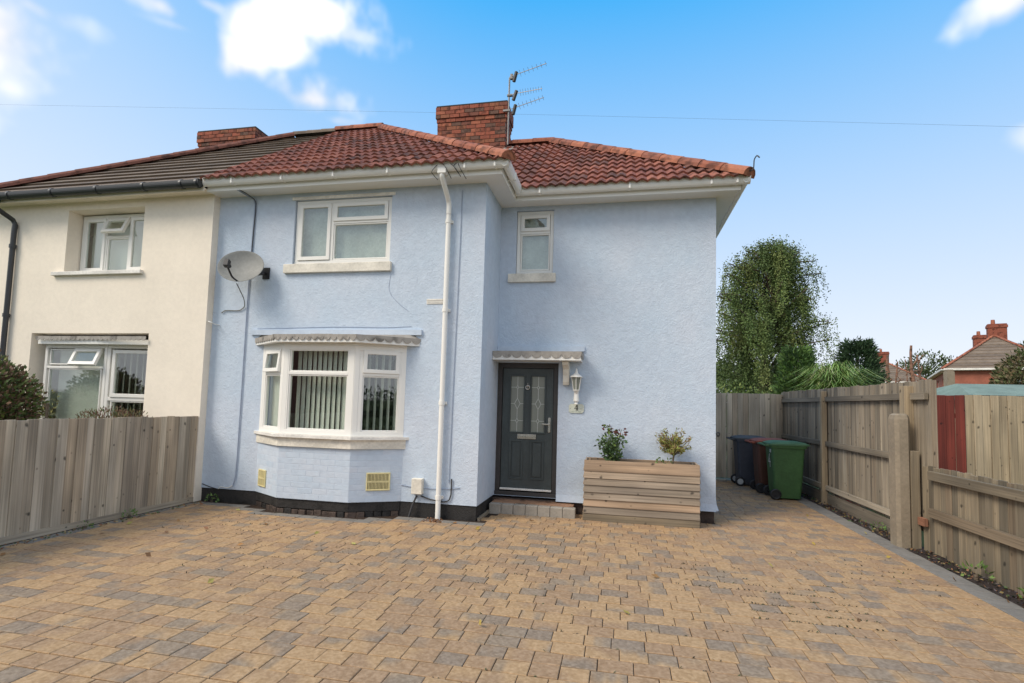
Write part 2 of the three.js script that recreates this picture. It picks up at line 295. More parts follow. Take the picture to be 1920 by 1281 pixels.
// slope plane: point (u along +x or along -z, v up the slope). frame gives origin, u axis, up-slope axis
function slopeFrame(o, uAxis, inward) { const n = Math.hypot(1, TAN); const up = new THREE.Vector3(inward[0] / n, TAN / n, inward[1] / n), u = new THREE.Vector3(uAxis[0], 0, uAxis[1]); return { o: new THREE.Vector3(...o), u, up, n: new THREE.Vector3().crossVectors(u, up).normalize() }; }
function tiledSlope(parent, fr, len, lim, gauge, tw, mats, name) {   // lim(v) -> [u0, u1]
  if (fr.n.y < 0) fr.n.negate();
  const rows = Math.ceil(len / gauge);
  for (let r = 0; r < rows; r++) {
    const v0 = r * gauge - 0.03, v1 = Math.min(len, (r + 1) * gauge + 0.03), a = lim(Math.max(v0, 0)), b = lim(v1), off = (r % 2) * 0.0;
    for (let k = Math.floor(Math.min(a[0], b[0]) / tw) - 1; k * tw < Math.max(a[1], b[1]); k++) {
      const N = 10, P = [], pt = (u, v, h) => fr.o.clone().addScaledVector(fr.u, u).addScaledVector(fr.up, v).addScaledVector(fr.n, h);
      const prof = (q) => { const s = (q * 2) % 1; return 0.034 * Math.pow(Math.max(0, Math.sin(Math.PI * clamp((s - 0.12) / 0.76))), 0.8); };
      const lift = R(-0.003, 0.004), sk = R(-0.004, 0.004); let any = false;
      const col0 = [], col1 = [];
      for (let i = 0; i <= N; i++) {
        const u = (k + i / N) * tw, h = prof(i / N * 0.9999);
        const ub = clamp(u, a[0], a[1]), ut = clamp(u, b[0], b[1]);
        col0.push([ub, v0 + sk, 0.042 + h + lift]); col1.push([ut, v1, 0.006 + h]);
      }
      if (col0[N][0] - col0[0][0] < 0.02 && col1[N][0] - col1[0][0] < 0.02) continue;
      const q = (A, B, C, D) => { for (const p of [A, B, C, A, C, D]) { const w = pt(...p); P.push(w.x, w.y, w.z); } };
      for (let i = 0; i < N; i++) {
        q(col0[i], col0[i + 1], col1[i + 1], col1[i]);
        const d0 = [col0[i][0], col0[i][1], col0[i][2] - 0.03], d1 = [col0[i + 1][0], col0[i + 1][1], col0[i + 1][2] - 0.03]; q(d0, d1, col0[i + 1], col0[i]);
      }
      const g = new THREE.BufferGeometry(); g.setAttribute('position', new THREE.Float32BufferAttribute(P, 3)); g.computeVertexNormals();
      mesh(name, uvm(g), pick(mats), parent);
    }
  }
}
function flatCourses(parent, fr, len, lim, gauge, mats, name) {
  if (fr.n.y < 0) fr.n.negate();
  for (let r = 0; r * gauge < len; r++) {
    const v0 = r * gauge, v1 = Math.min(len, (r + 1) * gauge + 0.02), a = lim(v0), b = lim(v1), P = [], N = 14;
    const pt = (u, v, h) => { const w = fr.o.clone().addScaledVector(fr.u, u).addScaledVector(fr.up, v).addScaledVector(fr.n, h); return [w.x, w.y, w.z]; };
    const q = (A, B, C, D) => P.push(...A, ...B, ...C, ...A, ...C, ...D);
    for (let i = 0; i < N; i++) {
      const s0 = i / N, s1 = (i + 1) / N, j0 = 0.036 + 0.004 * hash(r, i, 5), u00 = mix(a[0], a[1], s0), u01 = mix(a[0], a[1], s1), u10 = mix(b[0], b[1], s0), u11 = mix(b[0], b[1], s1);
      q(pt(u00, v0, j0), pt(u01, v0, j0), pt(u11, v1, 0.004), pt(u10, v1, 0.004)); q(pt(u00, v0 + 0.012, -0.01), pt(u01, v0 + 0.012, -0.01), pt(u01, v0, j0), pt(u00, v0, j0));
    }
    const g = new THREE.BufferGeometry(); g.setAttribute('position', new THREE.Float32BufferAttribute(P, 3)); g.computeVertexNormals();
    mesh(name, uvm(g), mats[r % mats.length], parent);
  }
}
function ridgeCaps(parent, A, B, mats, r = 0.115, name = 'ridge_tile') {
  const a = new THREE.Vector3(...A), b = new THREE.Vector3(...B), L = a.distanceTo(b), n = Math.round(L / 0.42), dir = b.clone().sub(a).normalize();
  const side = new THREE.Vector3().crossVectors(dir, new THREE.Vector3(0, 1, 0)).normalize(), up = new THREE.Vector3().crossVectors(side, dir).normalize();
  for (let i = 0; i < n; i++) {
    const P = [], N = 7, s0 = L * i / n - 0.02, s1 = L * (i + 1) / n, r0 = r * R(1.0, 1.05), r1 = r * 0.95;
    const pt = (s, q, rr) => { const an = Math.PI * (q / N * 1.1 - 0.05), w = a.clone().addScaledVector(dir, s).addScaledVector(side, Math.cos(an) * rr * 1.15).addScaledVector(up, Math.sin(an) * rr - 0.01); return [w.x, w.y, w.z]; };
    const qd = (A, B, C, D) => P.push(...A, ...B, ...C, ...A, ...C, ...D);
    for (let q = 0; q < N; q++) { qd(pt(s0, q, r0), pt(s0, q + 1, r0), pt(s1, q + 1, r1), pt(s1, q, r1)); qd(pt(s0, q, r0 - 0.02), pt(s0, q + 1, r0 - 0.02), pt(s0, q + 1, r0), pt(s0, q, r0)); }
    if (i === 0) for (let q = 1; q < N; q++) P.push(...pt(s0 + 0.004, 0, r0 - 0.01), ...pt(s0 + 0.004, q, r0 - 0.01), ...pt(s0 + 0.004, q + 1, r0 - 0.01));
    const g = new THREE.BufferGeometry(); g.setAttribute('position', new THREE.Float32BufferAttribute(P, 3)); g.computeVertexNormals();
    mesh(name, uvm(g), pick(mats), parent);
  }
}
function poly(...pts) { const P = []; for (let i = 1; i < pts.length - 1; i++) P.push(...pts[0], ...pts[i], ...pts[i + 1]); const g = new THREE.BufferGeometry(); g.setAttribute('position', new THREE.Float32BufferAttribute(P, 3)); g.computeVertexNormals(); return uvm(g); }
function chimney(parent, x0, x1, y0, y1, z0, z1) {
  const c = part('chimney', parent), h = 0.088, wB = 0.222;
  mesh('core', bx(x0 + 0.012, x1 - 0.012, y0, y1 - 0.02, z0 + 0.012, z1 - 0.012), mat.mortar, c);
  const rows = Math.round((y1 - y0) / h);
  for (let r = 0; r < rows; r++) {
    const yb = y0 + r * h, top = rows - 1 - r, o = top < 3 ? 0.035 : top === 3 ? 0.015 : R(-0.004, 0.004);
    for (const [len, at] of [[x1 - x0 + 2 * o, 'f'], [z1 - z0 + 2 * o, 'r'], [z1 - z0 + 2 * o, 'l'], [x1 - x0 + 2 * o, 'b']]) {
      let s = (r % 2) * -wB / 2;
      while (s < len - 0.02) {
        const a = Math.max(0, s), b = Math.min(len, s + wB - 0.011); s += wB; if (b - a < 0.03) continue;
        const pr = R(0, 0.005), y = yb + R(-0.001, 0.001), y2 = yb + h - 0.012;
        const e0 = at === 'r' || at === 'l' ? 0.1 : 0;
        const z = z1 + o, zb = z0 - o, xl = x0 - o, xr = x1 + o;
        const g = at === 'f' ? bx(xl + a, xl + b, y, y2, z - 0.1, z + pr) : at === 'b' ? bx(xl + a, xl + b, y, y2, zb - pr, zb + 0.1) : at === 'r' ? bx(xr - 0.1, xr + pr - 0.002, y, y2, Math.max(zb + 0.102, z - b), Math.min(z - 0.102, z - a)) : bx(xl - pr + 0.002, xl + 0.1, y, y2, Math.max(zb + 0.102, z - b), Math.min(z - 0.102, z - a));
        if ((at === 'r' || at === 'l') && Math.min(z - 0.102, z - a) - Math.max(zb + 0.102, z - b) < 0.03) continue;
        mesh('brick', g, pick(brickRed), c);
      }
    }
  }
  mesh('capping', rb(x0 - 0.03, x1 + 0.03, y0 + rows * h - 0.008, y0 + rows * h + 0.03, z0 - 0.03, z1 + 0.03, 0.012), mat.black, c);
  return c;
}

// ---------------------------------------------------------------- the blue house
const house = thing('semi_detached_house', 'pale blue rendered house with red tiled roof and dark front door', 'house');
{
  // walls with real openings
  const wing = mesh('wall', wallGeo([[XL, 0.2], [XR, 0.2], [XR, YT + 0.05], [XL, YT + 0.05]], [[-5.01, -3.39, 3.69, 4.71], [-5.36, -3.1, 1.0, 2.41]], ZW, 0.28), mat.blue, house);
  mesh('wall', wallGeo([[XR - 0.281, 0.2], [XE, 0.2], [XE, YT + 0.05], [XR - 0.281, YT + 0.05]], [[-1.675, -1.07, 3.715, 4.755], [XR, -0.945, 0.201, 2.29]], ZD, 0.28), mat.blue, house);
  mesh('wall', bx(XR - 0.28, XR - 0.001, 0.2, YT + 0.05, ZD + 0.001, ZW - 0.281), mat.blue, house);          // return beside the door
  mesh('wall', bx(XE - 0.28, XE - 0.001, 0.2, YT + 0.05, ZB, ZD - 0.281), mat.blue, house);
  mesh('wall', bx(XL + 0.002, XE - 0.281, 0.2, YT + 0.05, ZB, ZB + 0.28), mat.blue, house);
  mesh('wall', bx(XL, XL + 0.2, 0.2, YT + 0.05, ZB + 0.281, ZW - 0.281), mat.room, house);
  mesh('floor', bx(XL + 0.2, XE - 0.29, 0.1, 0.19, ZB + 0.29, ZD - 0.285), mat.room, house);
  mesh('floor', bx(XL + 0.2, XR - 0.29, 0.1, 0.189, ZD - 0.284, ZW - 0.285), mat.room, house);
  mesh('floor', bx(XL + 0.2, XE - 0.29, 2.55, 2.75, ZB + 0.29, ZD - 0.285), mat.room, house);
  mesh('floor', bx(XL + 0.2, XR - 0.29, 2.55, 2.749, ZD - 0.284, ZW - 0.285), mat.room, house);
  mesh('partition', bx(-2.3, -2.215, 0.19, YT, ZB + 0.29, ZD - 0.284), mat.room, house);
  mesh('partition', bx(XL + 0.2, -2.31, 0.19, YT, -11.1, -11.0), mat.room, house);
  mesh('ceiling', bx(XL, XE, YT + 0.055, YT + 0.1, ZB, ZD - 0.01), mat.room, house);
  mesh('ceiling', bx(XL, XR, YT + 0.056, YT + 0.101, ZD - 0.009, ZW - 0.01), mat.room, house);
  // render flares out over the plinth
  const flare = (len) => { const s = new THREE.Shape([[0, 0], [0.05, 0], [0.042, 0.02], [0.012, 0.10], [0, 0.2]].map((p) => new THREE.Vector2(...p))); return new THREE.ExtrudeGeometry(s, { depth: len, bevelEnabled: false }); };
  let f1 = flare(XE + 0.94); f1.rotateY(-Math.PI / 2); f1.translate(XE, 0.165, ZD); mesh('render_lip', uvm(f1), mat.blue, house);
  const fl = new THREE.LatheGeometry([[0.0005, 0], [0.05, 0], [0.042, 0.02], [0.012, 0.10], [0.0005, 0.2]].map((p) => new THREE.Vector2(...p)), 6, 0, Math.PI / 2); fl.translate(XE, 0.165, ZD); mesh('render_lip', uvm(fl), mat.blue, house);
  let f2 = flare(5.7); f2.translate(XE, 0.165, ZB); mesh('render_lip', uvm(f2), mat.blue, house);
  // plinths
  mesh('plinth', bx(XL, XR - 0.012, -0.05, 0.199, ZW - 0.27, ZW - 0.012), mat.black, house);
  mesh('plinth', bx(XR - 0.27, XR - 0.013, -0.05, 0.198, ZD, ZW - 0.271), mat.black, house);
  mesh('plinth', bx(XR - 0.26, XE - 0.02, -0.05, 0.164, ZD - 0.27, ZD - 0.02), mat.darkBrick, house);
  mesh('plinth', bx(XE - 0.27, XE - 0.021, -0.05, 0.163, ZB + 0.01, ZD - 0.271), mat.darkBrick, house);
  mesh('kerb_fillet', bx(XR - 0.002, XR + 0.035, -0.02, 0.03, ZD + 0.3, ZW - 0.05), mat.concrete, house);

  // soffit, fascia, gutters
  const so = 0.27, fz = ZW + so, fx = XR + so, dz = ZD + so, ex = XE + so;
  const plan = [[XL, fz], [fx, fz], [fx, dz], [ex, dz], [ex, ZB - 0.3], [XL, ZB - 0.3]];
  mesh('soffit', prism(plan, YT, YT + 0.018), mat.upvc, house);
  const fa = (x0, x1, z0, z1) => bx(x0, x1, YT - 0.012, YT + 0.17, z0, z1);
  mesh('fascia', fa(XL, fx + 0.018, fz, fz + 0.018), mat.upvc, house);
  mesh('fascia', fa(fx, fx + 0.018, dz + 0.018, fz - 0.0005), mat.upvc, house);
  mesh('fascia', fa(fx + 0.0005, ex + 0.018, dz, dz + 0.0175), mat.upvc, house);
  mesh('fascia', fa(ex, ex + 0.018, ZB - 0.3, dz - 0.0005), mat.upvcOld, house);
  // half-round gutter section swept along a line, lip out
  const gut = (a, b, out, m) => {
    const s = new THREE.Shape(); const r = 0.056, N = 10; const pts = [];
    for (let i = 0; i <= N; i++) { const t = Math.PI * (1 + i / N); pts.push([r + r * Math.cos(t) * 1.0, r * 1.6 * Math.sin(t)]); }
    pts.push([2 * r + 0.004, 0.026], [2 * r - 0.006, 0.026], [2 * r - 0.006, 0]); for (let i = N - 1; i >= 1; i--) { const t = Math.PI * (1 + i / N); pts.push([r + (r - 0.005) * Math.cos(t), (r - 0.005) * 1.6 * Math.sin(t)]); } pts.push([0.005, 0], [0.005, 0.02], [0, 0.02]);
    const A = new THREE.Vector3(...a), B = new THREE.Vector3(...b), L = A.distanceTo(B);
    const g = new THREE.ExtrudeGeometry(new THREE.Shape(pts.map((p) => new THREE.Vector2(...p))), { depth: L, bevelEnabled: false });
    const d = B.clone().sub(A).normalize(), o = new THREE.Vector3(...out), m4 = new THREE.Matrix4().makeBasis(o, new THREE.Vector3(0, 1, 0), d).setPosition(A); g.applyMatrix4(m4);
    if (m4.determinant() < 0) { const p = g.attributes.position.array; for (let i = 0; i < p.length; i += 9) for (let k = 0; k < 3; k++) { const t = p[i + k]; p[i + k] = p[i + 6 + k]; p[i + 6 + k] = t; } g.computeVertexNormals(); }
    return uvm(g);
  };
  house.userData.gut = null; delete house.userData.gut;
  const GY = YT + 0.135;
  mesh('gutter', gut([XL, GY, fz + 0.019], [fx + 0.13, GY, fz + 0.019], [0, 0, 1]), mat.upvc, house);
  mesh('gutter', gut([fx + 0.019, GY, dz + 0.131], [fx + 0.019, GY, fz + 0.13], [1, 0, 0]), mat.upvc, house);
  mesh('gutter', gut([fx + 0.02, GY - 0.002, dz + 0.019], [ex + 0.13, GY - 0.002, dz + 0.019], [0, 0, 1]), mat.upvc, house);
  mesh('gutter', gut([ex + 0.019, GY, ZB - 0.3], [ex + 0.019, GY, dz + 0.13], [1, 0, 0]), mat.upvc, house);
  const clip = (x, z, ax) => ax === 'z' ? rb(x - 0.014, x + 0.014, GY - 0.085, GY + 0.028, z, z + 0.128, 0.004) : rb(x, x + 0.128, GY - 0.085, GY + 0.028, z - 0.014, z + 0.014, 0.004);
  const cl = []; for (const x of [-5.85, -5.0, -4.15, -3.3, -2.15, -1.72]) cl.push(clip(x, fz + 0.016, 'z')); for (const x of [-1.25, 0.1, 1.25, 1.6]) cl.push(clip(x, dz + 0.016, 'z')); cl.push(clip(fx + 0.016, -7.3, 'x'));
  mesh('gutter_brackets', cl, mat.upvc, house);
  // downpipe
  const px = -2.47, dp = part('downpipe', house);
  mesh('pipe', [cyl(0.036, 0.036, 4.35, px, 2.17, ZW + 0.06, 16)], mat.upvc, dp);
  mesh('swan_neck', [tube([[px - 0.02, GY - 0.06, fz + 0.07], [px - 0.02, GY - 0.17, fz + 0.07], [px, GY - 0.42, ZW + 0.085], [px, GY - 0.6, ZW + 0.06]], 0.037, 12, 24), rb(px - 0.08, px + 0.05, GY - 0.13, GY - 0.02, fz + 0.02, fz + 0.125, 0.01)], mat.upvc, dp);
  for (const y of [4.25, 2.95, 1.62, 0.3]) mesh('pipe_clip', [cyl(0.043, 0.043, 0.06, px, y, ZW + 0.06, 16), bx(px - 0.06, px + 0.06, y - 0.02, y + 0.02, ZW, ZW + 0.03)], mat.upvc, dp);

  // roof of the projecting wing and of the main part
  const roof = part('roof', house);
  const e = YT + 0.125, wz = -6.8, wx = -1.55, mz = -7.8, mx = 1.72, run = 3.76, mrun = 3.24, S = Math.hypot(1, TAN);
  const rd = e + run * TAN, rz = wz - run, rx = wx - run, md = e + mrun * TAN, mzr = mz - mrun, mxr = mx - mrun, bz = mz - 2 * mrun, bwz = wz - 2 * run;
  const under = mat.room, dn = 0.012;
  mesh('roof_deck', [poly([XL, e - dn, wz], [wx, e - dn, wz], [rx, rd - dn, rz], [XL, rd - dn, rz]), poly([wx, e - dn, wz], [wx, e - dn, bwz], [rx, rd - dn, rz]), poly([mx, e - dn, mz], [mx, e - dn, bz], [mxr, md - dn, mzr]), poly([-5, e - dn, mz], [mx, e - dn, mz], [mxr, md - dn, mzr], [-5, md - dn, mzr]), poly([mx, e - dn, bz], [-5, e - dn, bz], [-5, md - dn, mzr], [mxr, md - dn, mzr]), poly([wx, e - dn, bwz], [XL, e - dn, bwz], [XL, rd - dn, rz], [rx, rd - dn, rz])], roofRed[1], roof);
  tiledSlope(roof, slopeFrame([XL, e, wz], [1, 0], [0, -1]), run * S, (v) => [0, wx - XL - v / S], 0.332, 0.3, roofRed, 'roof_tile');
  // main slope from the valley beside the wing to the right hip
  tiledSlope(roof, slopeFrame([wx - 2.9, e, mz], [1, 0], [0, -1]), mrun * S, (v) => [Math.max(0, 2.9 - (v / S)), mx - (wx - 2.9) - v / S], 0.332, 0.3, roofRed, 'roof_tile');
  ridgeCaps(roof, [wx + 0.02, e + 0.03, wz + 0.02], [rx, rd + 0.05, rz], ridgeRed, 0.1);
  ridgeCaps(roof, [XL, rd + 0.05, rz], [rx + 0.05, rd + 0.05, rz], ridgeRed);
  ridgeCaps(roof, [mx + 0.02, e + 0.03, mz + 0.02], [mxr, md + 0.05, mzr], ridgeRed);
  ridgeCaps(roof, [-4.6, md + 0.05, mzr], [mxr + 0.05, md + 0.05, mzr], ridgeRed);
  mesh('hip_iron', tube([[mx + 0.0, e + 0.06, mz + 0.04], [mx + 0.07, e + 0.07, mz + 0.09], [mx + 0.08, e + 0.2, mz + 0.1], [mx + 0.11, e + 0.25, mz + 0.12], [mx + 0.14, e + 0.21, mz + 0.14]], 0.009), mat.gutterBlack, roof);
  const ch = chimney(house, -4.06, -2.5, 6.4, 8.15, -11.33, -10.75);
  mesh('flashing', [bx(-2.498, -2.27, 7.06, 7.09, -10.95, -10.7), poly([-2.6, 7.02, -10.6], [-2.25, 7.0, -10.58], [-2.2, 7.22, -10.9], [-2.55, 7.24, -10.9]), bx(-2.7, -2.46, 6.98, 7.12, -10.747, -10.72)], mat.lead, ch);

  // upper windows
  windowUnit(house, 'window', [-5.0, 3.7, ZW - 0.035], 0, 1.6, 1.005, [{ x0: 0.06, x1: 0.60, y0: 0.06, y1: 0.945, sash: true }, { x0: 0.645, x1: 1.54, y0: 0.66, y1: 0.945, sash: true }, { x0: 0.645, x1: 1.54, y0: 0.06, y1: 0.625 }], [[0.60, 0.645, 0.055, 0.95], [0.646, 1.545, 0.625, 0.66]]);
  windowUnit(house, 'window', [-1.67, 3.72, ZD - 0.04], 0, 0.595, 1.03, [{ x0: 0.06, x1: 0.535, y0: 0.70, y1: 0.97, sash: true }, { x0: 0.06, x1: 0.535, y0: 0.06, y1: 0.66 }], [[0.06, 0.535, 0.66, 0.70]]);
  mesh('window_sill', rb(-5.13, -3.35, 3.55, 3.69, ZW - 0.1, ZW + 0.05, 0.008), mat.sill, house);
  mesh('window_sill', rb(-1.79, -1.02, 3.575, 3.715, ZD - 0.1, ZD + 0.05, 0.008), mat.sill, house);
  mesh('window_trim', bx(-5.06, -3.34, 4.712, 4.755, ZW, ZW + 0.016), mat.upvcOld, house);

  // bay: apron wall of painted brick, sill, three framed lights, scalloped canopy
  const B = [[-5.42, ZW], [-4.8, -6.84], [-3.68, -6.84], [-3.05, ZW]];
  const grow = (d, k = 0.42) => [[B[0][0] - d, ZW], [B[1][0] - d * k, -6.84 + d], [B[2][0] + d * k, -6.84 + d], [B[3][0] + d, ZW]];
  const bw = part('bay_wall', house);
  mesh('core', prism(grow(-0.0014), 0.2, 0.94), mat.blueSmooth, bw);
  mesh('plinth', prism(grow(-0.02), 0.07, 0.199), mat.black, bw);
  for (let s = 0; s < 3; s++) { const [x0, z0] = B[s], [x1, z1] = B[s + 1], L = Math.hypot(x1 - x0, z1 - z0), an = -Math.atan2(z1 - z0, x1 - x0); for (let u = 0.004; u < L - 0.05; u += 0.118) { const g = rb(u, Math.min(L, u + R(0.1, 0.116)), -0.05, 0.062 + R(-0.012, 0.006), -0.08, -0.012 + R(-0.012, 0.012), 0.008); g.rotateY(an); g.translate(x0, 0, z0); mesh('footing_brick', g, pick([mat.darkBrick, mat.darkBrick, mat.black]), bw); } }
  mesh('footing', prism(grow(-0.06), -0.05, 0.0695), mat.black, bw);
  for (let s = 0; s < 3; s++) {
    const [x0, z0] = B[s], [x1, z1] = B[s + 1], L = Math.hypot(x1 - x0, z1 - z0), an = -Math.atan2(z1 - z0, x1 - x0);
    for (let r = 0; r < 9; r++) { let u = (r % 2) * -0.112; while (u < L - 0.03) { const a = Math.max(0.001, u), b = Math.min(L - 0.001, u + 0.219); u += 0.225; if (b - a < 0.03) continue; const g = rb(a, b, 0.204 + r * 0.082, 0.204 + r * 0.082 + 0.075, -0.03, R(0.0, 0.0012), 0.002); g.rotateY(an); g.translate(x0, 0, z0); mesh('brick', g, mat.blueSmooth, bw); } }
  }
  const bay = part('bay_window', house);
  mesh('sill_apron', prism(grow(0.035), 0.942, 1.07), mat.sill, bay);
  mesh('sill', prism(grow(0.085), 1.071, 1.112), mat.upvcOld, bay);
  const bu = (s, cells, bars) => { const [x0, z0] = B[s], [x1, z1] = B[s + 1], L = Math.hypot(x1 - x0, z1 - z0), an = -Math.atan2(z1 - z0, x1 - x0); return { L, an, x0, z0 }; };
  const sides = [0, 1, 2].map((s) => bu(s));
  const up = (s, cells, bars) => {
    const q = sides[s], geos = [ring(q.L - 0.004, 1.29, 0.07, 0.07)]; for (const b of bars) geos.push(rb(...b, -0.066, -0.002, 0.004));
    const place = (g) => { g.rotateY(q.an); g.translate(q.x0, 1.113, q.z0); return g; };
    mesh('frame', geos.map(place), mat.upvc, bay);
    for (const c of cells) {
      const cw = c.x1 - c.x0, ch = c.y1 - c.y0, t = c.sash ? 0.055 : 0.02, zo = c.sash ? 0.016 : -0.012;
      const mv = (g) => { if (c.open) { g.translate(0, -ch, 0); g.rotateX(-c.open); g.translate(0, ch, 0); } g.translate(c.x0, c.y0, zo); return place(g); };
      mesh(c.sash ? 'sash' : 'bead', mv(ring(cw, ch, t, 0.05)), mat.upvc, bay);
      const p = uvm(new THREE.BoxGeometry(cw - 2 * t + 0.008, ch - 2 * t + 0.008, 0.006)); p.translate(cw / 2, ch / 2, -0.024); mesh('pane', mv(p), mat.glass, bay);
    }
  };
  const L0 = sides[0].L, L1 = sides[1].L, L2 = sides[2].L;
  up(0, [{ x0: 0.12, x1: L0 - 0.1, y0: 0.9, y1: 1.225, sash: true, open: 0.1 }, { x0: 0.12, x1: L0 - 0.1, y0: 0.07, y1: 0.86 }], [[0.07, 0.12, 0.07, 1.22], [L0 - 0.1, L0 - 0.07, 0.07, 1.22], [0.12, L0 - 0.1, 0.86, 0.9]]);
  up(1, [{ x0: 0.09, x1: L1 - 0.1, y0: 0.9, y1: 1.225 }, { x0: 0.09, x1: L1 - 0.1, y0: 0.07, y1: 0.86 }], [[L1 - 0.1, L1 - 0.07, 0.07, 1.22], [0.07, 0.09, 0.07, 1.22], [0.09, L1 - 0.1, 0.86, 0.9]]);
  up(2, [{ x0: 0.12, x1: L2 - 0.1, y0: 0.9, y1: 1.225, sash: true }, { x0: 0.12, x1: L2 - 0.1, y0: 0.07, y1: 0.86 }], [[0.07, 0.12, 0.07, 1.22], [L2 - 0.1, L2 - 0.07, 0.07, 1.22], [0.12, L2 - 0.1, 0.86, 0.9]]);
  mesh('head', prism(grow(-0.004), 2.404, 2.43), mat.upvc, bay);
  mesh('ceiling', bx(-5.36, -3.1, 2.41, 2.44, ZW - 0.3, ZW), mat.room, bay);
  // scalloped sheet-lead skirt hung in front of a white board
  const skirt = (parent, pts, y0, y1, ywall, n) => {
    for (let s = 0; s < pts.length - 1; s++) {
      const [x0, z0] = pts[s], [x1, z1] = pts[s + 1], L = Math.hypot(x1 - x0, z1 - z0), k = n[s], w = L / k, an = -Math.atan2(z1 - z0, x1 - x0);
      const sh = new THREE.Shape(); sh.moveTo(0, y1); sh.lineTo(0, y0 + 0.045);
      for (let i = 0; i < k; i++) for (let q = 1; q <= 8; q++) { const t = q / 8; sh.lineTo(w * (i + t), y0 + 0.05 - 0.05 * Math.sqrt(Math.max(0, 1 - (2 * t - 1) ** 2)) + R(-0.002, 0.002)); }
      sh.lineTo(L, y1);
      const g = new THREE.ExtrudeGeometry(sh, { depth: 0.006, bevelEnabled: false }); g.rotateY(an); g.translate(x0, 0, z0); mesh('lead_skirt', uvm(g), mat.lead, parent);
    }
  };
  const can = part('bay_canopy', house), cp = [[-5.56, ZW], [-4.87, -6.70], [-3.6, -6.70], [-2.86, ZW]];
  mesh('board', prism(cp, 2.431, 2.53), mat.upvc, can);
  mesh('lead_top', [poly([cp[0][0], 2.532, cp[0][1]], [cp[1][0], 2.532, cp[1][1]], [cp[1][0] + 0.2, 2.6, ZW], [cp[0][0] + 0.1, 2.6, ZW]), poly([cp[1][0], 2.532, cp[1][1]], [cp[2][0], 2.532, cp[2][1]], [cp[2][0] - 0.2, 2.6, ZW], [cp[1][0] + 0.2, 2.6, ZW]), poly([cp[2][0], 2.532, cp[2][1]], [cp[3][0], 2.532, cp[3][1]], [cp[3][0] - 0.1, 2.6, ZW], [cp[2][0] - 0.2, 2.6, ZW])], mat.lead, can);
  skirt(can, cp.map(([x, z], i) => [x + [-0.012, -0.006, 0.006, 0.012][i], z + [0, 0.008, 0.008, 0][i]]), 2.456, 2.54, 2.6, [9, 13, 7]);
  mesh('lintel_board', bx(-5.64, -2.83, 2.59, 2.67, ZW, ZW + 0.035), mat.blueSmooth, can);
  mesh('lead_flap', bx(-4.55, -4.2, 2.575, 2.597, ZW + 0.036, ZW + 0.12), mat.lead, can);

  // door canopy
  const dc = part('door_canopy', house), cx0 = XR + 0.004, cx1 = -0.575, cz = -7.85;
  mesh('board', [bx(cx0, cx1, 2.305, 2.3605, ZD, cz), bx(cx0, cx1, 2.361, 2.43, ZD, cz - 0.001)], mat.upvc, dc);
  mesh('lead_top', poly([cx0, 2.432, cz], [cx1, 2.432, cz], [cx1, 2.47, ZD], [cx0, 2.47, ZD]), mat.lead, dc);
  skirt(dc, [[cx0, cz + 0.006], [cx1 + 0.01, cz + 0.006], [cx1 + 0.01, ZD]], 2.335, 2.438, 2.47, [9, 3]);
  mesh('flashing_board', bx(cx0, cx1 + 0.03, 2.472, 2.55, ZD, ZD + 0.03), mat.blueSmooth, dc);
  { const s = new THREE.Shape([[0, 0], [0.24, 0], [0.24, -0.04], [0.2, -0.05], [0.13, -0.1], [0.09, -0.2], [0.08, -0.3], [0.06, -0.34], [0, -0.34]].map((p) => new THREE.Vector2(...p))); const g = new THREE.ExtrudeGeometry(s, { depth: 0.085, bevelEnabled: true, bevelSize: 0.006, bevelThickness: 0.006, bevelSegments: 1 }); g.rotateY(-Math.PI / 2); g.translate(-0.775, 2.293, ZD); mesh('bracket', uvm(g), mat.sill, dc); }

  // front door, hung in a dark frame set back in the wall
  const dr = part('front_door', house), fx0 = XR + 0.003, fx1 = -0.947, dzf = ZD - 0.07;
  mesh('door_frame', [bx(fx0, fx0 + 0.075, 0.2, 2.288, dzf - 0.07, dzf), bx(fx1 - 0.075, fx1, 0.2, 2.288, dzf - 0.07, dzf), bx(fx0 + 0.0752, fx1 - 0.0752, 2.21, 2.288, dzf - 0.07, dzf)], mat.doorFrame, dr);
  const lx0 = fx0 + 0.08, lx1 = fx1 - 0.08, ly0 = 0.27, ly1 = 2.205, lz = dzf - 0.012;
  const leafShape = new THREE.Shape([[lx0, ly0], [lx1, ly0], [lx1, ly1], [lx0, ly1]].map((p) => new THREE.Vector2(...p)));
  const mid = (lx0 + lx1) / 2, gl = [[lx0 + 0.135, mid - 0.06, 1.19, 2.08], [mid + 0.06, lx1 - 0.135, 1.19, 2.08]];
  for (const [a, b, c, d] of gl) leafShape.holes.push(new THREE.Path([[a, c], [a, d], [b, d], [b, c]].map((p) => new THREE.Vector2(...p))));
  const lg = new THREE.ExtrudeGeometry(leafShape, { depth: 0.04, bevelEnabled: true, bevelSize: 0.004, bevelThickness: 0.004, bevelSegments: 1, bevelOffset: -0.004 }); lg.translate(0, 0, lz - 0.048); mesh('door_leaf', uvm(lg, 1), mat.door, dr);
  for (const [a, b, c, d] of gl) {
    const p = uvm(new THREE.BoxGeometry(b - a, d - c, 0.008)); p.translate((a + b) / 2, (c + d) / 2, lz - 0.02); mesh('pane', p, mat.glassFrost, dr);
    const r = ring(b - a + 0.04, d - c + 0.04, 0.024, 0.016); r.translate(a - 0.02, c - 0.02, lz + 0.012); mesh('glazing_bead', r, mat.door, dr);
    const m = (a + b) / 2, lines = [], ln = (x0, y0, x1, y1) => { const g = new THREE.BoxGeometry(Math.hypot(x1 - x0, y1 - y0), 0.006, 0.005); g.rotateZ(Math.atan2(y1 - y0, x1 - x0)); g.translate((x0 + x1) / 2, (y0 + y1) / 2, lz - 0.0125); lines.push(uvm(g)); };
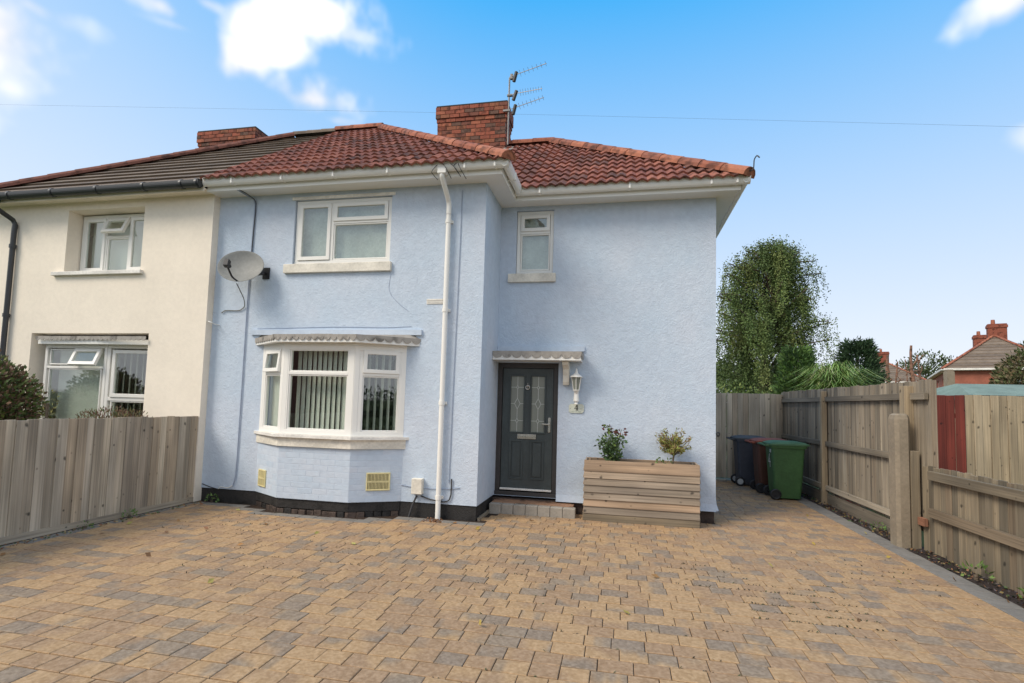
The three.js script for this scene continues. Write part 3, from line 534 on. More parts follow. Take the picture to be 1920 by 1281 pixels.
    const dia = (y, w, h) => { ln(m, y + h, m + w, y); ln(m + w, y, m, y - h); ln(m, y - h, m - w, y); ln(m - w, y, m, y + h); };
    dia(1.64, 0.045, 0.085); dia(1.9, 0.018, 0.03); dia(1.37, 0.022, 0.036); for (const y of [1.64, 1.9, 1.37]) { const k = y === 1.64 ? 0.045 : 0.02; ln(a, y, m - k, y); ln(m + k, y, b, y); }
    ln(m, d, m, 1.93); ln(m, 1.87, m, 1.725); ln(m, 1.555, m, 1.406); ln(m, 1.334, m, c);
    mesh('leading', lines, mat.came, dr);
    const pw = b - a + 0.01; for (const q of [0]) { const f = ring(pw, 0.62, 0.03, 0.014); f.translate(a - 0.005, 0.45, lz + 0.01); const pn = rb(a + 0.04, b - 0.04, 0.5, 1.02, lz - 0.01, lz + 0.009, 0.008); mesh('door_panel', [f, pn], mat.door, dr); }
  }
  mesh('letterbox', [rb(mid - 0.15, mid + 0.15, 1.085, 1.16, lz, lz + 0.014, 0.004), rb(mid - 0.12, mid + 0.12, 1.108, 1.138, lz + 0.012, lz + 0.02, 0.003)], mat.chrome, dr);
  { const k = new THREE.TorusGeometry(0.032, 0.008, 6, 18); k.translate(mid, 1.9, lz + 0.02); const kb = new THREE.SphereGeometry(0.022, 10, 8); kb.translate(mid, 1.925, lz + 0.014); mesh('knocker', [uvm(k), uvm(kb), cyl(0.006, 0.006, 0.1, mid, 1.92, lz + 0.012, 8)], mat.chrome, dr); }
  mesh('door_handle', [rb(lx1 - 0.075, lx1 - 0.035, 1.2, 1.43, lz, lz + 0.012, 0.004), rb(lx1 - 0.17, lx1 - 0.045, 1.315, 1.338, lz + 0.035, lz + 0.05, 0.005), bx(lx1 - 0.06, lx1 - 0.045, 1.318, 1.335, lz + 0.012, lz + 0.036)], mat.chrome, dr);
  mesh('weather_bar', [rb(lx0, lx1, 0.282, 0.312, lz, lz + 0.04, 0.006)], mat.upvcOld, dr);
  mesh('threshold', [rb(fx0, fx1, 0.19, 0.262, dzf - 0.07, dzf + 0.045, 0.006)], mat.doorFrame, dr);
  // step of blocks
  const st = part('doorstep', house);
  mesh('tread', bx(XR + 0.04, -0.66, 0.085, 0.142, ZD - 0.02, -7.93), mat.stepTop, st);
  mesh('core', bx(XR + 0.05, -0.67, -0.04, 0.0845, ZD, -7.93), mat.darkBrick, st);
  for (let i = 0; i < 7; i++) { const a = XR + 0.03 + i * 0.1843; mesh('block', rb(a, a + 0.181, -0.03, 0.14 + R(-0.002, 0.002), -7.928, -7.8 + R(-0.003, 0.003), 0.012), mat.step, st); }

  mesh('render_crack', [tube([[-3.36, 3.5, ZW + 0.001], [-3.38, 3.3, ZW + 0.002], [-3.33, 3.18, ZW + 0.002], [-3.25, 3.1, ZW + 0.002], [-3.16, 3.02, ZW + 0.002], [-3.06, 2.95, ZW + 0.001]], 0.0035, 4, 40), tube([[-3.0, 2.72, ZW + 0.001], [-3.4, 2.705, ZW + 0.003], [-4.2, 2.715, ZW + 0.003], [-5.0, 2.7, ZW + 0.003], [-5.55, 2.69, ZW + 0.001]], 0.005, 4, 60)], mat.cableBlue, house);
  // vents, meter box, cables
  const vent = (x0, x1, y0, y1, q) => { const v = part('air_vent', house); const gs = [], w = x1 - x0, h = y1 - y0; gs.push(ring(w, h, 0.02, 0.02)); for (const yy of [h * 0.02, h / 2]) for (let x = 0.03; x < w - 0.025; x += 0.019) gs.push(bx(x, x + 0.009, yy + 0.015, yy + h / 2 - 0.012, -0.012, -0.002)); gs.push(bx(0.02, w - 0.02, h / 2 - 0.013, h / 2 + 0.013, -0.015, -0.001)); const bk = bx(0.01, w - 0.01, 0.01, h - 0.01, -0.018, -0.0145); const pl = (g) => { g.rotateY(q.an); g.translate(q.x, y0, q.z); return g; }; mesh('grille', gs.map(pl), mat.vent, v); mesh('backing', pl(bk), M([110, 100, 70], { map: null }), v); };
  { const q = sides[2], t = 0.32; vent(0, 0.33, 0.36, 0.61, { an: q.an, x: mix(B[2][0], B[3][0], t) + 0.008, z: mix(B[2][1], B[3][1], t) + 0.018 }); }
  { const q = sides[0], t = 0.16; vent(0, 0.24, 0.3, 0.55, { an: q.an, x: mix(B[0][0], B[1][0], t) - 0.008, z: mix(B[0][1], B[1][1], t) + 0.018 }); }
  { const gs = []; for (let i = 0; i < 3; i++) gs.push(bx(-2.77, -2.53, 3.055 + i * 0.024, 3.067 + i * 0.024, ZW, ZW + 0.012)); gs.push(bx(-2.78, -2.5, 3.045, 3.125, ZW, ZW + 0.005)); mesh('air_vent', gs, mat.upvcOld, house); }
  mesh('cable', tube([[-5.83, YT - 0.01, fz + 0.02], [-5.82, YT - 0.02, ZW + 0.08], [-5.72, YT - 0.1, ZW + 0.016], [-5.73, 4.2, ZW + 0.014], [-5.745, 3.3, ZW + 0.014], [-5.75, 2, ZW + 0.014], [-5.76, 0.5, ZW + 0.014], [-5.8, 0.26, ZW + 0.016]], 0.009, 5, 60), mat.cableBlue, house);
  mesh('cable', tube([[-5.79, YT - 0.01, fz + 0.02], [-5.78, YT - 0.02, ZW + 0.08], [-5.7, YT - 0.12, ZW + 0.02], [-5.715, 4.2, ZW + 0.018], [-5.725, 3.85, ZW + 0.018]], 0.007, 5, 40), mat.cable, house);
  mesh('cable', tube([[-5.8, 0.27, ZW + 0.015], [-5.88, 0.225, ZW + 0.02], [-6.0, 0.235, ZW + 0.02], [-6.05, 0.2, ZW + 0.02]], 0.007, 5), mat.cableWhite, house);
  mesh('cable', tube([[XL + 0.02, 0.26, ZW + 0.012], [-6.2, 0.22, ZW + 0.014], [-6.06, 0.195, ZW + 0.018]], 0.007, 5), mat.cable, house);
  mesh('cable', tube([[-2.29, 4.72, ZW + 0.01], [-2.3, 3.9, ZW + 0.01], [-2.31, 3.0, ZW + 0.01], [-2.325, 2.0, ZW + 0.01], [-2.335, 0.9, ZW + 0.01], [-2.34, 0.5, ZW + 0.01]], 0.005, 5, 40), mat.cableBlue, house);
  mesh('cable', tube([[-2.74, 0.3, ZW + 0.03], [-2.6, 0.26, ZW + 0.03], [-2.42, 0.235, ZW + 0.02], [-2.33, 0.26, ZW + 0.02], [-2.3, 0.35, ZW + 0.02], [-2.3, 0.56, ZW + 0.02]], 0.01, 6, 40), mat.cable, house);
  mesh('cable', tube([[-2.8, 0.3, ZW + 0.03], [-2.85, 0.18, ZW + 0.05], [-2.89, 0.02, ZW + 0.07], [-2.9, -0.02, ZW + 0.07]], 0.014, 6), mat.cable, house);
  mesh('cable', tube([[-3.05, 0.43, ZW + 0.01], [-2.86, 0.41, ZW + 0.012], [-2.5, 0.405, ZW + 0.012], [-2.3, 0.42, ZW + 0.012], [-2.18, 0.44, ZW + 0.01]], 0.005, 5), mat.cableBlue, house);
  mesh('junction_box', rb(-2.87, -2.71, 0.325, 0.545, ZW, ZW + 0.09, 0.012), mat.sill, house);
  mesh('wall_hook', tube([[XL + 0.005, 2.79, ZW + 0.0], [XL + 0.03, 2.79, ZW + 0.12], [XL + 0.1, 2.77, ZW + 0.14], [XL + 0.13, 2.75, ZW + 0.1], [XL + 0.13, 2.75, ZW]], 0.008, 6), mat.cableWhite, house);
  const loose = []; for (const [a, b, c] of [[-2.6, -2.52, -2.42], [-2.55, -2.4, -2.28], [-2.35, -2.28, -2.2], [-2.32, -2.25, -2.3], [-2.4, -2.5, -2.62]]) loose.push(tube([[a, GY + R(0.04, 0.16), fz - 0.05], [b, GY + R(0.02, 0.06), fz + 0.1], [c, GY - R(0.04, 0.12), fz + 0.15], [c + 0.05, GY - R(0.12, 0.2), fz + 0.03]], 0.005, 5));
  mesh('loose_cable', loose, mat.cable, house);
}

// vertical blinds and curtains inside the windows (they hang in the rooms: things of their own)
function blind(label, group, x0, x1, y0, y1, z, rotY, slat, gapDeg, spacing) {
  const o = thing('vertical_blind', label, 'blind', [x0, 0, z], group); o.rotation.y = rotY;
  const L = x1 - x0; mesh('head_rail', bx(0, L, y1, y1 + 0.03, -0.04, 0), mat.upvc, o);
  for (let x = spacing / 2; x < L; x += spacing) { const g = uvm(new THREE.BoxGeometry(slat, y1 - y0, 0.002)); g.rotateY(gapDeg * Math.PI / 180 + R(-0.05, 0.05)); g.translate(x, (y0 + y1) / 2, -0.05); mesh('slat', g, mat.blind, o); }
}
blind('pale vertical blind in the middle light of the bay window', null, -4.72, -3.72, 1.16, 2.37, -7.0, 0, 0.089, -22, 0.082);
blind('vertical blind turned edge on behind the angled bay light beside the downpipe', null, -3.66, -3.04, 1.16, 2.37, -6.95, 0.52, 0.089, -72, 0.095);
blind('closed pale vertical blind behind the angled bay light next to the satellite dish side', null, -5.33, -4.77, 1.16, 2.37, -7.24, -0.525, 0.089, 12, 0.08);
{
  const net = (label, x0, x1, y0, y1, z) => { const g = new THREE.PlaneGeometry(x1 - x0, y1 - y0, 60, 1); const p = g.attributes.position; for (let i = 0; i < p.count; i++) p.setZ(i, 0.002 * Math.sin(p.getX(i) * 30)); g.computeVertexNormals(); g.translate((x0 + x1) / 2, (y0 + y1) / 2, z); solo('net_curtain', uvm(g), mat.net, label, 'curtain'); };
  net('pale net curtain inside the wide upper window above the bay', -5.0, -3.4, 3.7, 4.72, ZW - 0.15);
  net('pale net curtain inside the narrow upper window above the door', -1.67, -1.08, 3.72, 4.76, ZD - 0.15);
}

// ---------------------------------------------------------------- neighbour's house (the other half of the pair)
const nb = thing('neighbour_house', 'cream rendered house with grey tiled roof and black gutter', 'house');
{
  const NZ = -7.07, x0 = -10.85, x1 = XL - 0.001, NT = 4.78;
  mesh('wall', wallGeo([[x0, 0], [x1, 0], [x1, NT + 0.05], [x0, NT + 0.05]], [[-9.22, -7.68, 3.62, 4.70], [-9.78, -7.42, 0.85, 2.6]], NZ, 0.3), mat.cream, nb);
  mesh('wall', [bx(x0, x0 + 0.25, 0, NT, ZB, NZ - 0.301), bx(x0 + 0.251, x1 - 0.2, 0, NT, ZB, ZB + 0.25)], mat.cream, nb);
  mesh('floor', [bx(x0 + 0.25, x1 - 0.01, 2.62, 2.8, ZB + 0.25, NZ - 0.31), bx(x0 + 0.25, x1 - 0.01, 0.05, 0.2, ZB + 0.25, NZ - 0.31)], mat.room, nb);
  mesh('partition', bx(x0 + 0.25, x1 - 0.02, 0.2, NT, -10.2, -10.1), mat.room, nb);
  mesh('ceiling', bx(x0, x1, NT + 0.052, NT + 0.1, ZB, NZ - 0.01), mat.room, nb);
  mesh('soffit', bx(x0 - 0.3, x1, NT + 0.05, NT + 0.07, NZ, -6.86), mat.cream, nb);
  mesh('fascia', bx(x0 - 0.3, x1, NT + 0.02, NT + 0.17, -6.86, -6.842), mat.cream, nb);
  const g = []; { const r = 0.06, N = 10, pts = []; for (let i = 0; i <= N; i++) { const t = Math.PI * (1 + i / N); pts.push(new THREE.Vector2(r * Math.cos(t), r * 1.2 * Math.sin(t))); } pts.push(new THREE.Vector2(r, 0.03), new THREE.Vector2(-r, 0.03)); const q = new THREE.ExtrudeGeometry(new THREE.Shape(pts), { depth: x1 - x0 + 0.3, bevelEnabled: false }); q.rotateY(Math.PI / 2); q.translate(x0 - 0.3, NT + 0.12, -6.775); g.push(uvm(q)); }
  mesh('gutter', g, mat.gutterBlack, nb);
  const cl = []; for (const x of [-10.1, -9.2, -8.3, -7.4, -6.7, -6.42]) cl.push(cyl(0.072, 0.072, 0.04, 0, 0, 0, 14).rotateZ(Math.PI / 2).translate(x, NT + 0.11, -6.775));
  mesh('gutter_brackets', cl, mat.gutterBlack, nb);
  const px = -10.35;
  mesh('downpipe', [tube([[px, NT + 0.06, -6.775], [px, NT - 0.1, -6.775], [px + 0.06, NT - 0.25, NZ + 0.06], [px + 0.06, NT - 0.5, NZ + 0.055], [px + 0.06, 2.4, NZ + 0.055], [px + 0.06, 0, NZ + 0.055]], 0.04, 10, 60), cyl(0.05, 0.05, 0.06, px + 0.06, 4.1, NZ + 0.055), cyl(0.05, 0.05, 0.06, px + 0.06, 2.9, NZ + 0.055)], mat.gutterBlack, nb);
  // roof: front slope up to the shared ridge, hipped at the far end
  const roof = part('roof', nb), e = YT + 0.115, wz = -6.8, run = 3.76, S = Math.hypot(1, TAN), rd = e + run * TAN, rz = wz - run, ex = -11.2;
  flatCourses(roof, slopeFrame([ex, e - 0.01, wz], [1, 0], [0, -1]), run * S, (v) => [v / S, x1 - ex], 0.332, roofGrey, 'tile_course');
  mesh('roof_deck', [poly([ex, e, wz], [ex, e, wz - 2 * run], [ex + run, rd, rz]), poly([ex, e, wz - 2 * run], [x1, e, wz - 2 * run], [x1, rd, rz], [ex + run, rd, rz])], roofGrey[0], roof);
  ridgeCaps(roof, [ex, e + 0.03, wz], [ex + run, rd + 0.04, rz], brickRed.slice(3, 4), 0.1);
  ridgeCaps(roof, [ex + run, rd + 0.04, rz], [x1, rd + 0.04, rz], roofGrey, 0.1);
  chimney(nb, -10.24, -8.68, 6.4, 8.06, -11.33, -10.75);
  windowUnit(nb, 'window', [-9.2, 3.64, NZ - 0.24], 0, 1.5, 1.04, [{ x0: 0.06, x1: 0.5, y0: 0.06, y1: 0.98, sash: true }, { x0: 0.53, x1: 0.98, y0: 0.68, y1: 0.98, sash: true, open: 0.42 }, { x0: 0.53, x1: 0.98, y0: 0.06, y1: 0.64 }, { x0: 1.01, x1: 1.44, y0: 0.06, y1: 0.98, sash: true }], [[0.5, 0.53, 0.05, 0.99], [0.98, 1.01, 0.05, 0.99], [0.531, 0.979, 0.64, 0.68]]);
  mesh('window_sill', rb(-9.42, -7.62, 3.57, 3.635, NZ - 0.25, NZ + 0.06, 0.008), mat.upvcOld, nb);
  windowUnit(nb, 'window', [-9.62, 0.9, NZ - 0.12], 0, 1.28, 1.52, [{ x0: 0.09, x1: 0.62, y0: 1.18, y1: 1.45 }, { x0: 0.64, x1: 1.18, y0: 1.16, y1: 1.46, sash: true, open: 0.4 }, { x0: 0.09, x1: 1.18, y0: 0.06, y1: 1.12 }], [[0.62, 0.64, 1.15, 1.47], [0.055, 1.22, 1.12, 1.16]]);
  windowUnit(nb, 'window', [-8.33, 0.9, NZ - 0.12], 0.12, 0.9, 1.52, [{ x0: 0.1, x1: 0.83, y0: 0.66, y1: 1.44, sash: true }, { x0: 0.1, x1: 0.83, y0: 0.06, y1: 0.6 }], [[0.055, 0.84, 0.6, 0.66]]);
  windowUnit(nb, 'window', [-9.77, 0.9, NZ - 0.27], -0.75, 0.22, 1.52, [{ x0: 0.06, x1: 0.16, y0: 0.06, y1: 1.46 }], []);
  mesh('bay_canopy', [prism([[-9.76, NZ - 0.25], [-9.63, NZ + 0.0], [-8.4, NZ + 0.03], [-7.44, NZ - 0.06], [-7.44, NZ - 0.25]], 2.42, 2.5)], mat.upvc, nb);
  const sk = new THREE.Shape(); sk.moveTo(0, 0.07); sk.lineTo(0, 0.03); for (let i = 0; i < 24; i++) for (let q = 1; q <= 5; q++) { const t = q / 5; sk.lineTo(2.2 / 24 * (i + t), 0.03 - 0.028 * Math.sqrt(Math.max(0, 1 - (2 * t - 1) ** 2))); } sk.lineTo(2.2, 0.07);
  const sg = new THREE.ExtrudeGeometry(sk, { depth: 0.008, bevelEnabled: false }); sg.translate(-9.62, 2.475, NZ + 0.045); mesh('lead_skirt', uvm(sg), mat.lead, nb);
}
blind('closed white vertical blind in the cream house upper window', null, -9.15, -7.72, 3.68, 4.64, -7.42, 0, 0.089, 8, 0.085);
blind('closed white vertical blind in the cream house lower window', null, -9.56, -8.38, 0.95, 2.36, -7.36, 0, 0.089, 8, 0.085);
blind('half open striped vertical blind in the cream house lower window', null, -8.3, -7.46, 0.95, 2.36, -7.28, 0.12, 0.089, -62, 0.11);

// ---------------------------------------------------------------- fixtures on the blue house
{
  const d = thing('satellite_dish', 'grey oval satellite dish bolted to the blue wall', 'satellite dish', [-5.46, 3.56, ZW]);
  const pole = mesh('bracket', [bx(-0.05, 0.07, -0.09, 0.09, 0, 0.012), tube([[0.0, 0, 0.01], [-0.02, 0, 0.13], [-0.1, 0.03, 0.17], [-0.22, 0.07, 0.2]], 0.02, 8), rb(-0.1, 0.03, -0.05, 0.05, 0.08, 0.16, 0.008)], mat.darkPlastic, d);
  const head = new THREE.Group(); head.name = 'head'; d.add(head); head.position.set(-0.24, 0.04, 0.24); head.rotation.set(-0.34, 0.28, 0, 'YXZ');
  const pts = []; for (let i = 0; i <= 10; i++) { const r = i / 10; pts.push(new THREE.Vector2(r * 0.335, r * r * 0.05)); } pts.push(new THREE.Vector2(0.341, 0.045)); 
  const dg = new THREE.LatheGeometry(pts, 40); dg.rotateX(Math.PI / 2); dg.scale(1, 0.82, 1); mesh('reflector', uvm(dg), mat.dish, head);
  mesh('feed_arm', [tube([[0, -0.27, 0.05], [-0.02, -0.28, 0.18], [-0.04, -0.2, 0.36]], 0.014, 6)], mat.darkPlastic, head);
  mesh('receiver_head', [rb(-0.075, 0.0, -0.235, -0.12, 0.33, 0.41, 0.012), cyl(0.032, 0.028, 0.07, 0, 0, 0, 12).rotateX(Math.PI / 2).translate(-0.04, -0.17, 0.31)], mat.darkPlastic, head);
  mesh('cable', tube([[-0.33, -0.2, 0.22], [-0.32, -0.4, 0.06], [-0.33, -0.52, 0.02], [-0.42, -0.58, 0.015], [-0.58, -0.58, 0.015], [-0.68, -0.58, 0.015], [-0.74, -0.62, 0.015]], 0.008, 5, 40), mat.dish, d);
}
{
  const a = thing('television_aerial', 'three armed television aerial on a mast strapped to the chimney', 'aerial', [-2.44, 7.1, -10.72]);
  mesh('mast', [cyl(0.018, 0.018, 1.5, 0, 0.83, 0, 8), bx(-0.12, 0.03, 0.82, 0.86, -0.04, 0.03)], mat.alu, a);
  const arm = (y, len, an, n, back, tilt) => {
    const g = [], dir = [Math.cos(an), Math.sin(an)]; const add = (q) => { q.rotateY(-an); q.translate(0, y, 0); g.push(q); };
    const b = bx(0, len, -0.005, 0.005, -0.005, 0.005); b.rotateZ(tilt); add(b);
    for (let i = 0; i < n; i++) { const x = 0.3 + (len - 0.32) * i / (n - 1), e = new THREE.BoxGeometry(0.005, 0.13 - 0.04 * i / n, 0.005); e.rotateX(back ? 0.7 : 0.5); e.translate(x, 0, 0); e.rotateZ(tilt); add(uvm(e)); }
    mesh('arm', g, mat.alu, a);
    const bk = rb(0.14, 0.2, -0.11, 0.11, -0.03, 0.03, 0.012); bk.rotateZ(-0.25); bk.rotateZ(tilt); bk.rotateY(-an); bk.translate(0, y, 0); mesh('reflector', bk, mat.darkPlastic, a);
  };
  arm(1.6, 1.0, 0.5, 7, true, -0.1); arm(1.2, 0.85, 0.4, 9, false, -0.16); arm(0.86, 0.95, 0.5, 7, true, -0.07);
  mesh('junction', [rb(0.02, 0.08, 1.53, 1.65, -0.02, 0.04, 0.01), rb(-0.04, 0.08, 1.16, 1.2, -0.03, 0.03, 0.006)], mat.alu, a);
}
{
  const l = thing('wall_lantern', 'white lantern lamp on the wall beside the front door', 'lantern', [-0.655, 1.93, ZD]);
  mesh('wall_bracket', [cyl(0.035, 0.045, 0.14, 0, -0.16, 0.07, 12), cyl(0.05, 0.03, 0.05, 0, -0.08, 0.09, 12), bx(-0.03, 0.03, -0.24, -0.1, 0, 0.06), cyl(0.018, 0.03, 0.05, 0, -0.25, 0.07, 12)], mat.upvc, l);
  mesh('lamp_glass', cyl(0.075, 0.045, 0.19, 0, 0.04, 0.11, 6), mat.glassFrost, l);
  const cage = []; for (let i = 0; i < 6; i++) { const t = i * Math.PI / 3 + Math.PI / 6 * 0; cage.push(tube([[0.048 * Math.sin(t), -0.06, 0.11 + 0.048 * Math.cos(t)], [0.08 * Math.sin(t), 0.14, 0.11 + 0.08 * Math.cos(t)]], 0.006, 5, 2)); }
  mesh('cage', [...cage, cyl(0.055, 0.05, 0.02, 0, -0.062, 0.11, 6)], mat.upvc, l);
  mesh('lamp_cap', [cyl(0.02, 0.115, 0.07, 0, 0.17, 0.11, 6), cyl(0.006, 0.025, 0.07, 0, 0.235, 0.11, 8)], mat.upvc, l);
  mesh('bulb', cyl(0.02, 0.02, 0.08, 0, 0.0, 0.11, 8), mat.upvc, l);
}
{
  const s = thing('house_number_sign', 'small white plaque reading 4 under the lantern', 'sign', [-0.655, 1.59, ZD]);
  const sh = new THREE.Shape(); const w = 0.115, h = 0.07; sh.moveTo(-w + 0.02, -h); sh.lineTo(w - 0.02, -h); sh.quadraticCurveTo(w - 0.02, -h + 0.02, w, -h + 0.02); sh.lineTo(w, h - 0.02); sh.quadraticCurveTo(w - 0.02, h - 0.02, w - 0.02, h); sh.lineTo(-w + 0.02, h); sh.quadraticCurveTo(-w + 0.02, h - 0.02, -w, h - 0.02); sh.lineTo(-w, -h + 0.02); sh.quadraticCurveTo(-w + 0.02, -h + 0.02, -w + 0.02, -h);
  const g = new THREE.ExtrudeGeometry(sh, { depth: 0.012, bevelEnabled: false }); g.translate(0, 0, 0.004); mesh('plaque', uvm(g), M([226, 230, 214], { map: T.mottle, rough: 0.35 }), s);
  const font = await new FontLoader().loadAsync('fonts/droid/droid_serif_bold.typeface.json');
  const ink = M([30, 30, 30], { map: null });
  const t4 = new TextGeometry('4', { font, size: 0.085, depth: 0.002, curveSegments: 4 }); t4.computeBoundingBox(); t4.translate(-(t4.boundingBox.max.x + t4.boundingBox.min.x) / 2, -0.03, 0.0165); mesh('numeral', uvm(t4), ink, s);
  const marks = []; for (let x = -0.075; x < 0.07; x += 0.013) if (Math.abs(x + 0.02) > 0.006) marks.push(bx(x, x + R(0.006, 0.01), -0.055, -0.047 + R(-0.002, 0.002), 0.016, 0.0175)); mesh('small_print', marks, M([110, 130, 110], { map: null }), s);
  mesh('screws', [cyl(0.006, 0.006, 0.004, 0, 0, 0, 8).rotateX(Math.PI / 2).translate(-0.09, 0.0, 0.018), cyl(0.006, 0.006, 0.004, 0, 0, 0, 8).rotateX(Math.PI / 2).translate(0.09, 0.0, 0.018)], mat.chrome, s);
}

// ---------------------------------------------------------------- leaves
class Leaves {
  constructor() { this.p = []; this.c = []; }
  leaf(pos, dir, len, wid, c, roll = rnd() * 6.28) {   // a folded kite: two triangles either side of the midrib
    const d = dir.clone().normalize(), s = new THREE.Vector3(Math.cos(roll), Math.sin(roll * 1.7), Math.sin(roll)).cross(d); if (s.lengthSq() < 1e-4) s.set(1, 0, 0).cross(d); s.normalize();
    const n = new THREE.Vector3().crossVectors(d, s), tip = pos.clone().addScaledVector(d, len), m = pos.clone().addScaledVector(d, len * 0.45).addScaledVector(n, -wid * 0.12), a = m.clone().addScaledVector(s, wid / 2).addScaledVector(n, wid * 0.2), b = m.clone().addScaledVector(s, -wid / 2).addScaledVector(n, wid * 0.2);
    for (const v of [pos, a, tip, pos, tip, b]) { this.p.push(v.x, v.y, v.z); this.c.push(c[0], c[1], c[2]); }
  }
  build(name, parent) { const g = new THREE.BufferGeometry(); g.setAttribute('position', new THREE.Float32BufferAttribute(this.p, 3)); g.setAttribute('color', new THREE.Float32BufferAttribute(this.c, 3)); g.computeVertexNormals(); return mesh(name, g, mat.leaf, parent); }
}
const V = (x, y, z) => new THREE.Vector3(x, y, z);
const ball = (rg = rnd) => { let v; do v = V(rg() * 2 - 1, rg() * 2 - 1, rg() * 2 - 1); while (v.lengthSq() > 1); return v; };
const shade = (c, s = 0.25) => { const k = 1 + R(-s, s); return [c[0] * k * R(0.92, 1.08), c[1] * k, c[2] * k * R(0.9, 1.1)]; };
// a bush: leaves in the shells of several overlapping clumps
function bush(name, label, category, at, clumps, n, size, cols, opt = {}) {
  const o = thing(name, label, category, at, opt.group), L = new Leaves();
  const tot = clumps.reduce((s, c) => s + c[3] ** 2, 0);
  for (const [x, y, z, r, ry = r] of clumps) for (let i = 0, m = n * r * r / tot; i < m; i++) {
    const b = ball(), k = 0.55 + 0.5 * Math.cbrt(rnd()); b.normalize().multiplyScalar(k * (1 + R(-0.12, 0.12)));
    const p = V(x + b.x * r, y + b.y * ry, z + b.z * r); if (p.y < 0.02) continue;
    L.leaf(p, V(b.x + R(-0.7, 0.7), b.y + R(-0.4, 0.9) + (opt.lift || 0), b.z + R(-0.7, 0.7)), size * R(0.7, 1.3), size * (opt.wide || 0.55) * R(0.8, 1.2), shade(pick(cols)));
  }
  const st = []; for (const [x, y, z, r] of clumps) st.push(tube([[0, -0.05, 0], [x * 0.4, y * 0.5, z * 0.4], [x, y, z]], 0.02 + 0.02 * r, 6));
  mesh('stem', st, mat.bark, o); L.build('foliage', o); return o;
}

